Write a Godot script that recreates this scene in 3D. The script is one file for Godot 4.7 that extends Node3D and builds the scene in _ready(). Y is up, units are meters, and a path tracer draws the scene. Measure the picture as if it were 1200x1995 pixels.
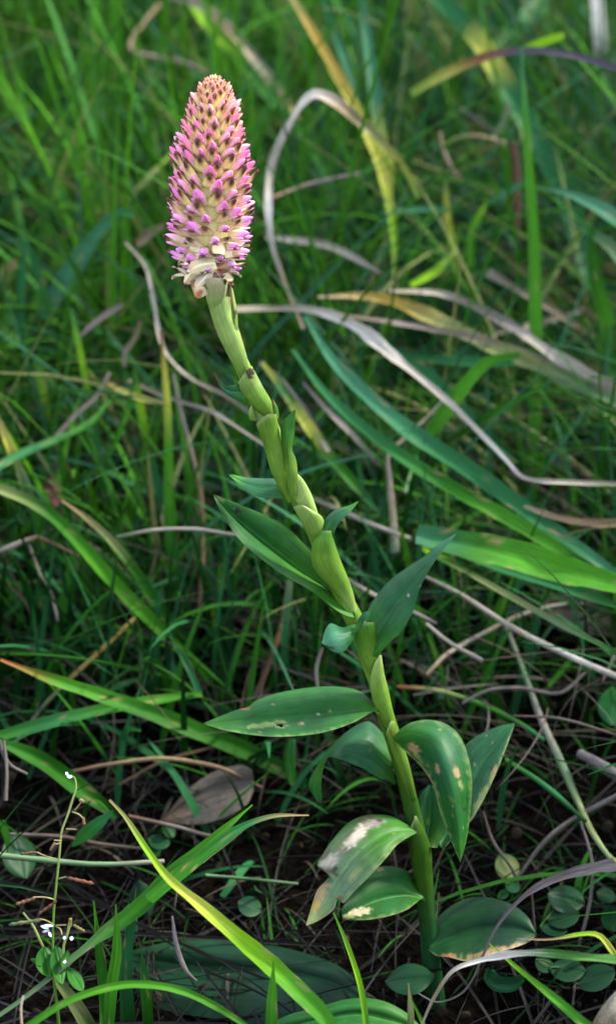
extends Node3D
# A pink orchid spike standing in meadow grass, seen from above at arm's length. Units are metres.

const EYE := Vector3(0.0, 0.772, 0.0)
const PITCH := 30.0
const HALF := 0.2493          # tangent of half the vertical field of view
const PW := 1200.0            # the photograph's frame, in which outlines were measured
const PH := 1995.0

var fwd := Vector3(0, -sin(deg_to_rad(PITCH)), -cos(deg_to_rad(PITCH)))
var upv := Vector3(0, cos(deg_to_rad(PITCH)), -sin(deg_to_rad(PITCH)))
var rgt := Vector3(1, 0, 0)
var rng := RandomNumberGenerator.new()
var noise := FastNoiseLite.new()
var counts := {}
var M := {}

# base colours, linear
var COL := {
	"mid": Color(.024, .122, .010), "light": Color(.056, .220, .014), "teal": Color(.021, .118, .036), "bluish": Color(.044, .165, .080),
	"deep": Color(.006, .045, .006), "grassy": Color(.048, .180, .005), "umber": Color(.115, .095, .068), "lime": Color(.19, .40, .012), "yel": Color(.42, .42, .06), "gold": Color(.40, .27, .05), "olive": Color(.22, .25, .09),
	"dry": Color(.33, .265, .17), "pale": Color(.48, .42, .33), "white": Color(.80, .74, .64), "grey": Color(.19, .16, .135), "mauve": Color(.22, .18, .17), "plum": Color(.075, .058, .085),
	"tan": Color(.34, .22, .11), "brown": Color(.13, .065, .035), "dark": Color(.03, .02, .015), "red": Color(.15, .032, .024), "rust": Color(.30, .10, .04), "sage": Color(.085, .150, .070),
	"stem": Color(.092, .182, .020), "stempale": Color(.200, .290, .074), "stemdeep": Color(.026, .072, .006), "leaf": Color(.013, .083, .015), "leafblue": Color(.017, .082, .030), "leaflight": Color(.030, .122, .012),
	"leafdeep": Color(.010, .050, .014), "cream": Color(.52, .445, .27), "murk": Color(.004, .024, .011), "blossom": Color(.42, .48, .62),  # murk is leaf green with the shade at ground level painted in
}


# ---------------------------------------------------------------- places

func ray(px: float, py: float) -> Vector3:
	return fwd + rgt * ((px - PW / 2) / (PH / 2) * HALF) + upv * ((PH / 2 - py) / (PH / 2) * HALF)


func at(px: float, py: float, depth: float) -> Vector3:
	return EYE + ray(px, py) * depth


func ground_depth(px: float, py: float, h: float) -> float:
	return (EYE.y - h) / -ray(px, py).y


func px_size(depth: float) -> float:
	return 2.0 * HALF * depth / PH


# depth of the orchid's stem at the height of a point
func sd(py: float) -> float:
	return 1.10 - .115 * (1930.0 - py) / 1784.0


# ---------------------------------------------------------------- names and metas

func numbered(called: String) -> String:
	var n: int = counts.get(called, 0)
	counts[called] = n + 1
	return called if n == 0 else "%s_%03d" % [called, n]


func tag(o: Node, label: String, category := "", group := "", kind := "") -> void:
	if label: o.set_meta("label", label)
	if category: o.set_meta("category", category)
	if group: o.set_meta("group", group)
	if kind: o.set_meta("kind", kind)


func thing(called: String, where: Vector3, label: String, category: String, group := "") -> Node3D:
	var o := Node3D.new()
	o.name = numbered(called)
	o.position = where
	add_child(o, true)
	tag(o, label, category, group)
	return o


func put(called: String, mesh: Mesh, material: Material, parent: Node = null) -> MeshInstance3D:
	var o := MeshInstance3D.new()
	o.name = numbered(called)
	o.mesh = mesh
	o.material_override = material
	(parent if parent else self).add_child(o, true)
	return o


# ---------------------------------------------------------------- curves and sheets

func curve2(pts: Array, n: int) -> PackedVector2Array:
	# Catmull-Rom through a flat list x, y, x, y ..., n points evenly spaced by chord
	var p: Array[Vector2] = []
	for i in pts.size() / 2:
		p.append(Vector2(pts[2 * i], pts[2 * i + 1]))
	var run := PackedFloat32Array([0.0])
	for i in range(1, p.size()):
		run.append(run[i - 1] + p[i].distance_to(p[i - 1]))
	var out := PackedVector2Array()
	for k in n:
		var want := run[run.size() - 1] * k / (n - 1)
		var i := 0
		while i < p.size() - 2 and run[i + 1] < want:
			i += 1
		var f := (want - run[i]) / maxf(run[i + 1] - run[i], 1e-6)
		var a := p[maxi(i - 1, 0)]
		var d := p[mini(i + 2, p.size() - 1)]
		var b := p[i]
		var c := p[i + 1]
		var l := b.distance_to(c)
		var m1: Vector2 = (c - a) * l / maxf(l + b.distance_to(a), 1e-6) if i > 0 else c - b
		var m2: Vector2 = (d - b) * l / maxf(l + d.distance_to(c), 1e-6) if i < p.size() - 2 else c - b
		out.append(b * (2 * f * f * f - 3 * f * f + 1) + m1 * (f * f * f - 2 * f * f + f) + c * (-2 * f * f * f + 3 * f * f) + m2 * (f * f * f - f * f))
	return out


func pick(list: Array, t: float) -> float:
	var x := clampf(t, 0, 1) * (list.size() - 1)
	var i := mini(int(x), list.size() - 2)
	return lerpf(list[i], list[i + 1], smoothstep(0, 1, x - i)) if list.size() > 1 else float(list[0])


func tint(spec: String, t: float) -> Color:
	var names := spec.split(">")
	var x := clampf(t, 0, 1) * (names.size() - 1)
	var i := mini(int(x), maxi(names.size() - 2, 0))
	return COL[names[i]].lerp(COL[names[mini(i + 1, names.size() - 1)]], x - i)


func sheet(nu: int, nv: int, pos: PackedVector3Array, col: PackedColorArray, uv: PackedVector2Array, gone := PackedByteArray(), closed := false) -> ArrayMesh:
	# a grid of nu x nv points with smooth normals
	var nor := PackedVector3Array()
	nor.resize(nu * nv)
	for i in nu:
		for j in nv:
			var du := pos[mini(i + 1, nu - 1) * nv + j] - pos[maxi(i - 1, 0) * nv + j]
			var j1 := j + 1
			var j0 := j - 1
			if closed:
				j1 = 1 if j == nv - 1 else j1
				j0 = nv - 2 if j == 0 else j0
			var dv := pos[i * nv + mini(j1, nv - 1)] - pos[i * nv + maxi(j0, 0)]
			var n := dv.cross(du)
			if n.length_squared() < 1e-22:
				var k := 1 if i < nu / 2 else -1
				du = pos[clampi(i + k, 0, nu - 1) * nv + j] - pos[i * nv + j]
				dv = pos[clampi(i + k, 0, nu - 1) * nv + mini(j1, nv - 1)] - pos[clampi(i + k, 0, nu - 1) * nv + maxi(j0, 0)]
				n = dv.cross(du) * k
			nor[i * nv + j] = n.normalized() if n.length_squared() > 1e-24 else Vector3.UP
	var idx := PackedInt32Array()
	for i in nu - 1:
		for j in nv - 1:
			if gone and gone[i * nv + j]:
				continue
			var a := i * nv + j
			idx.append_array([a, a + nv, a + 1, a + 1, a + nv, a + nv + 1])
	var arr := []
	arr.resize(Mesh.ARRAY_MAX)
	arr[Mesh.ARRAY_VERTEX] = pos
	arr[Mesh.ARRAY_NORMAL] = nor
	arr[Mesh.ARRAY_COLOR] = col
	arr[Mesh.ARRAY_TEX_UV] = uv
	arr[Mesh.ARRAY_INDEX] = idx
	var me := ArrayMesh.new()
	me.add_surface_from_arrays(Mesh.PRIMITIVE_TRIANGLES, arr)
	return me


# centre line in the world: a and b are depths, or, below 0.6, heights above the soil
func place(p: Vector2, t: float, a: float, b: float) -> Vector3:
	var d := lerpf(a, b, t)
	if a < .6:
		d = ground_depth(p.x, p.y, lerpf(a, b, t))
	var w := at(p.x, p.y, d)
	if w.y < .003:
		w = at(p.x, p.y, ground_depth(p.x, p.y, .003))
	return w


# a long narrow blade with a channel along its middle
func blade_mesh(pts: Array, widths: Array, colors: String, a: float, b: float, tilt: float, origin: Vector3, roll := 0.0) -> ArrayMesh:
	var len_px := 0.0
	for i in range(1, pts.size() / 2):
		len_px += Vector2(pts[2 * i] - pts[2 * i - 2], pts[2 * i + 1] - pts[2 * i - 1]).length()
	var n := clampi(int(len_px / 13.0), 10, 60)
	var c := curve2(pts, n)
	var nv := 7
	var dead := colors.contains("pale") or colors.contains("dry") or colors.contains("grey") or colors.contains("mauve")
	var line := PackedVector3Array()
	for i in n:
		line.append(place(c[i], float(i) / (n - 1), a, b))
	var pos := PackedVector3Array()
	var col := PackedColorArray()
	var uv := PackedVector2Array()
	var seed_x := rng.randf() * 900.0
	var run := 0.0
	for i in n:
		var t := float(i) / (n - 1)
		var tan3 := (line[mini(i + 1, n - 1)] - line[maxi(i - 1, 0)]).normalized()
		var to_eye := (EYE - line[i]).normalized()
		var nn := (to_eye * (1 - tilt) + Vector3.UP * tilt).normalized().rotated(tan3, roll + (1.1 if dead else .35) * noise.get_noise_2d(seed_x, i * 3.0))
		var s := tan3.cross(nn)
		if s.length() < .05:
			s = tan3.cross(to_eye)
		s = s.normalized()
		nn = s.cross(tan3)
		var seen := (s - to_eye * s.dot(to_eye)).length()
		var w := pick(widths, t) * px_size((line[i] - EYE).dot(fwd)) / maxf(seen, .45)
		w *= (.76 if dead else 1.0) * (1.0 + (.30 if dead else .10) * noise.get_noise_2d(seed_x + 50, i * 9.0))
		if i > 0:
			run += line[i].distance_to(line[i - 1])
		for j in nv:
			var x := 2.0 * j / (nv - 1) - 1.0
			pos.append(line[i] + s * x * w * .5 - nn * ((1 - absf(x)) * w * .20 + (w * .16 * noise.get_noise_2d(seed_x + i * 5.0, j * 60.0) if dead else 0.0)) - origin)
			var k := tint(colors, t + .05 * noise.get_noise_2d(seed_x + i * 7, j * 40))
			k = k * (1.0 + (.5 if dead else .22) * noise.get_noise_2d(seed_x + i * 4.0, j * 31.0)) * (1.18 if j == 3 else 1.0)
			var blot := noise.get_noise_2d(seed_x + i * 11.0, j * 17.0 + 300)
			if blot > .56:
				k = k.lerp(COL.tan, clampf((blot - .56) * 4.0, 0, .6))
			col.append(Color(k.r, k.g, k.b))
			uv.append(Vector2(run * 9.0 + seed_x, float(j) / (nv - 1)))
	return sheet(n, nv, pos, col, uv)


# a round stalk or twig
func tube_mesh(pts: Array, widths: Array, colors: String, a: float, b: float, origin: Vector3, knobbly := .12) -> ArrayMesh:
	var len_px := 0.0
	for i in range(1, pts.size() / 2):
		len_px += Vector2(pts[2 * i] - pts[2 * i - 2], pts[2 * i + 1] - pts[2 * i - 1]).length()
	var n := clampi(int(len_px / 10.0), 26 if widths.size() > 7 else 8, 60)
	var c := curve2(pts, n)
	var line := PackedVector3Array()
	for i in n:
		line.append(place(c[i], float(i) / (n - 1), a, b))
	return tube3(line, widths, colors, origin, knobbly)


func tube3(line: PackedVector3Array, widths: Array, colors: String, origin: Vector3, knobbly := .12, sides := 8) -> ArrayMesh:
	var n := line.size()
	var pos := PackedVector3Array()
	var col := PackedColorArray()
	var uv := PackedVector2Array()
	var seed_x := rng.randf() * 900.0
	for i in n:
		var t := float(i) / (n - 1)
		var tan3 := (line[mini(i + 1, n - 1)] - line[maxi(i - 1, 0)]).normalized()
		var s := tan3.cross((EYE - line[i]).normalized()).normalized()
		var nn := s.cross(tan3)
		var r := .5 * pick(widths, t) * px_size((line[i] - EYE).dot(fwd))
		for j in sides + 1:
			var an := TAU * (j % sides) / sides
			var rr := r * (1 + knobbly * noise.get_noise_2d(seed_x + i * 9.0, (j % sides) * 30.0))
			pos.append(line[i] + (s * cos(an) + nn * sin(an)) * rr - origin)
			var k := tint(colors, t) * (1.0 + .3 * noise.get_noise_2d(seed_x + i * 8.0, (j % sides) * 20.0 + 200))
			col.append(Color(k.r, k.g, k.b))
			uv.append(Vector2(t * 3.0 + seed_x, float(j) / sides))
	return sheet(n, sides + 1, pos, col, uv, PackedByteArray(), true)


func low_point(pts: Array, a: float, b: float) -> Vector3:
	var n := pts.size() / 2
	var p0 := place(Vector2(pts[0], pts[1]), 0, a, b)
	var p1 := place(Vector2(pts[2 * n - 2], pts[2 * n - 1]), 1, a, b)
	return p0 if p0.y < p1.y else p1


const CATEGORY := {"grass_leaf": "grass blade", "dry_grass_leaf": "dry grass", "grass_stalk": "grass stem", "dry_stalk": "dry stem", "twig": "twig"}
const GROUP := {"grass_leaf": "green grass blades round the orchid", "dry_grass_leaf": "dried grass blades in the meadow", "grass_stalk": "thin grass stems", "dry_stalk": "dried stems in the grass", "twig": "thin twigs on the soil"}


func blade(called: String, label: String, colors: String, widths: Array, a: float, b: float, pts: Array, tilt := .4, roll := 0.0) -> Node3D:
	var o := low_point(pts, a, b)
	var m := put(called, blade_mesh(pts, widths, colors, a, b, tilt, o, roll), M.dry if called.begins_with("dry") else M.grass)
	m.position = o
	tag(m, label, CATEGORY[called], GROUP[called])
	return m


func stalk(called: String, label: String, colors: String, widths: Array, a: float, b: float, pts: Array) -> Node3D:
	var o := low_point(pts, a, b)
	if called == "twig" or called == "dry_stalk":
		for i in widths.size():
			widths[i] *= .78
	var m := put(called, tube_mesh(pts, widths, colors, a, b, o), M.twig if called == "twig" or called == "dry_stalk" else M.stalk)
	m.position = o
	tag(m, label, CATEGORY[called], GROUP[called])
	return m


# a broad leaf between two traced edges and its midrib. depths: at the base and the tip; da, db, dm: how far the edges and the midrib lie behind (+) or before (-) that line halfway along
# marks: [x, y, rx, ry, degrees, colour, strength]; a colour "hole" leaves the sheet out there. rims: [colour of edge A, strength, colour of edge B, strength]
func leaf_mesh(ea: Array, em: Array, eb: Array, d0: float, d1: float, da: float, db: float, dm: float, colors: String, origin: Vector3, marks := [], rims := [], nu := 64, nv := 25, gloss_tone := 1.0, puff := .10) -> ArrayMesh:
	var ca := curve2(ea, nu)
	var cm := curve2(em, nu)
	var cb := curve2(eb, nu)
	var pos := PackedVector3Array()
	var col := PackedColorArray()
	var uv := PackedVector2Array()
	var gone := PackedByteArray()
	gone.resize(nu * nv)
	var seed_x := rng.randf() * 900.0
	for i in nu:
		var t := float(i) / (nu - 1)
		var bow := sin(PI * pow(t, .8))
		var d := lerpf(d0, d1, t)
		var wide := ca[i].distance_to(cb[i])
		for j in nv:
			var v := 2.0 * j / (nv - 1) - 1.0
			var q: Vector2
			var off: float
			if v < 0:
				q = cm[i].lerp(ca[i], -v)
				off = lerpf(dm, da, pow(-v, 1.2)) * bow
			else:
				q = cm[i].lerp(cb[i], v)
				off = lerpf(dm, db, pow(v, 1.2)) * bow
			off -= sin(PI * absf(v)) * puff * wide * px_size(d)
			off += .0012 * noise.get_noise_2d(q.x * .6 + seed_x, q.y * .6) * absf(v)
			# veins run along the leaf and stand a little proud
			var vein := cos(absf(v) * 22.0)
			off -= vein * .00004
			pos.append(at(q.x, q.y, d + off) - origin)
			var k := tint(colors, t) * gloss_tone
			k = k * (1.0 + .20 * noise.get_noise_2d(q.x * 1.1 + seed_x, q.y * 1.1) + .12 * noise.get_noise_2d(v * 160.0, t * 12.0 + seed_x) + .05 * vein)
			var rib := exp(-v * v * 260.0)
			k = k.lerp(k * 1.55 + COL.stem * .06, rib * .45 * (1.0 - .6 * t))
			if rims:
				var e := smoothstep(.80, 1.0, -v + .22 * noise.get_noise_2d(q.x * 3.0, q.y * 3.0))
				var f := smoothstep(.80, 1.0, v + .22 * noise.get_noise_2d(q.x * 3.0 + 99, q.y * 3.0))
				k = k.lerp(COL[rims[0]], e * rims[1]).lerp(COL[rims[2]], f * rims[3])
			for m in marks:
				var an := deg_to_rad(m[4])
				var w := (q - Vector2(m[0], m[1])).rotated(-an) / Vector2(m[2], m[3])
				var r := w.length() + .45 * noise.get_noise_2d(q.x * 4.5 + m[0], q.y * 4.5)
				if m[5] == "hole":
					if r < .95:
						gone[i * nv + j] = 1
				else:
					k = k.lerp(COL[m[5]], smoothstep(1.0, .62, r) * m[6])
			if rims and marks.size() > 3 and noise.get_noise_2d(q.x * 7.0 + seed_x, q.y * 7.0 + 500) > .74:
				k = k.lerp(COL.tan, .5)
			col.append(Color(k.r, k.g, k.b))
			uv.append(Vector2(t * 1.3 + seed_x, v * .5 + .5))
	return sheet(nu, nv, pos, col, uv, gone)


# a sheath clasping the stem: the near half of a rounded shell between two traced edges
func shell_mesh(ea: Array, eb: Array, d0: float, d1: float, colors: String, origin: Vector3, marks := [], lip := .0, peak := 0.0, flare := .3) -> ArrayMesh:
	var nu := 40
	var nv := 19
	var ca := curve2(ea, nu)
	var cb := curve2(eb, nu)
	var pos := PackedVector3Array()
	var col := PackedColorArray()
	var uv := PackedVector2Array()
	var seed_x := rng.randf() * 900.0
	for i in nu:
		var t := float(i) / (nu - 1)
		var d := lerpf(d0, d1, t)
		var r := .5 * ca[i].distance_to(cb[i]) * px_size(d)
		for j in nv:
			var an := PI * 1.16 * j / (nv - 1) - PI * .08
			# the mouth of the sheath is cut aslant: peak +1 runs up to the right edge, -1 to the left
			var at_top := t * nu * (1.0 - .20 * absf(peak) * pow(absf(-cos(an) - signf(peak)) * .5, 1.5))
			var i0 := mini(int(at_top), nu - 1)
			var i1 := mini(i0 + 1, nu - 1)
			var q := ca[i0].lerp(ca[i1], at_top - int(at_top)).lerp(cb[i0].lerp(cb[i1], at_top - int(at_top)), .5 - .5 * cos(an))
			pos.append(at(q.x, q.y, d - sin(an) * r * (1.05 + flare * smoothstep(.55, 1.0, t)) - lip * smoothstep(.6, 1.0, t)) - origin)
			var k := tint(colors, t) * (1.0 + .16 * noise.get_noise_2d(q.x * 1.5 + seed_x, q.y * 1.5) + .10 * noise.get_noise_2d(j * 30.0, t * 14.0 + seed_x))
			k = k.lerp(COL.cream, .22 * smoothstep(.84, 1.0, absf(2.0 * j / (nv - 1) - 1.0)))
			k = k.lerp(COL.cream, .28 * smoothstep(.93, 1.0, t))
			for m in marks:
				var w := (q - Vector2(m[0], m[1])).rotated(-deg_to_rad(m[4])) / Vector2(m[2], m[3])
				k = k.lerp(COL[m[5]], smoothstep(1.0, .6, w.length() + .45 * noise.get_noise_2d(q.x * 4.5 + m[0], q.y * 4.5)) * m[6])
			col.append(Color(k.r, k.g, k.b))
			uv.append(Vector2(t * .8 + seed_x, float(j) / (nv - 1)))
	return sheet(nu, nv, pos, col, uv)


# ---------------------------------------------------------------- materials

func streaks(seed_n: int, deep: float) -> Image:
	# fibres along u, with a few blotches
	var im := Image.create(256, 256, false, Image.FORMAT_RGB8)
	var f := FastNoiseLite.new()
	f.seed = seed_n
	f.frequency = .05
	for y in 256:
		for x in 256:
			# x runs along the blade and must meet itself
			var w := TAU * x / 256.0
			var v := .5 + .5 * f.get_noise_3d(cos(w) * 6.0, sin(w) * 6.0, y * 4.2)
			var g := .5 + .5 * f.get_noise_3d(cos(w) * 38.0 + 200, sin(w) * 38.0, y * 1.2)
			var h := clampf(1.0 - deep * (1.0 - v) - deep * .55 * (1.0 - g), 0, 1)
			im.set_pixel(x, y, Color(h, h, h))
	return im


func plant_material(rough: float, through: float, albedo: Texture2D, bump: Texture2D, bump_cm: float, sheen := 0.0) -> StandardMaterial3D:
	var m := StandardMaterial3D.new()
	m.vertex_color_use_as_albedo = true
	m.albedo_texture = albedo
	m.roughness = rough
	m.metallic_specular = .36
	m.cull_mode = BaseMaterial3D.CULL_DISABLED
	if bump:
		m.normal_enabled = true
		m.normal_texture = bump
		m.normal_scale = bump_cm
	if through > 0:
		m.backlight_enabled = true
		m.backlight = Color(through, through, through)
	if sheen > 0:
		m.rim_enabled = true
		m.rim = sheen
		m.rim_tint = .5
	return m


func make_materials() -> void:
	var a := streaks(3, .38)
	var b := streaks(8, .55)
	var tex := ImageTexture.create_from_image(a)
	var bn := a.duplicate()
	bn.bump_map_to_normal_map(2.5)
	var nor := ImageTexture.create_from_image(bn)
	var tex2 := ImageTexture.create_from_image(b)
	var bn2 := b.duplicate()
	bn2.bump_map_to_normal_map(4.0)
	var nor2 := ImageTexture.create_from_image(bn2)
	M.grass = plant_material(.55, .55, tex, nor, .6)
	M.leaf = plant_material(.50, .40, ImageTexture.create_from_image(streaks(21, .30)), nor, .45)
	M.leaf.metallic_specular = .20
	M.grass.metallic_specular = .14
	M.stalk = plant_material(.50, .10, ImageTexture.create_from_image(streaks(5, .24)), nor, .9)
	M.stalk.metallic_specular = .2
	M.dry = plant_material(.75, .25, tex2, nor2, .9)
	M.twig = plant_material(.85, 0, tex2, nor2, 1.0)
	M.petal = plant_material(.50, .35, null, null, 0, .2)
	M.dead = plant_material(.85, .15, tex2, nor2, 1.0)
	# soil: dark crumbly earth, blackened further in colour for the grass shade
	var fine := FastNoiseLite.new()
	fine.seed = 11
	fine.frequency = .03
	fine.fractal_octaves = 5
	var ramp := Gradient.new()
	ramp.set_color(0, Color(.010, .008, .007))
	ramp.set_color(1, Color(.045, .039, .034))
	ramp.add_point(.55, Color(.03, .024, .02))
	var st := NoiseTexture2D.new()
	st.width = 512
	st.height = 512
	st.seamless = true
	st.noise = fine
	st.color_ramp = ramp
	var sh := NoiseTexture2D.new()
	sh.width = 512
	sh.height = 512
	sh.seamless = true
	sh.noise = fine
	var m := StandardMaterial3D.new()
	m.albedo_texture = st
	m.roughness = .95
	m.metallic_specular = .03
	m.uv1_triplanar = true
	m.uv1_world_triplanar = true
	m.uv1_scale = Vector3(6, 6, 6)
	m.heightmap_enabled = true
	m.heightmap_texture = sh
	m.heightmap_scale = .6
	M.soil = m


# ---------------------------------------------------------------- the orchid

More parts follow.
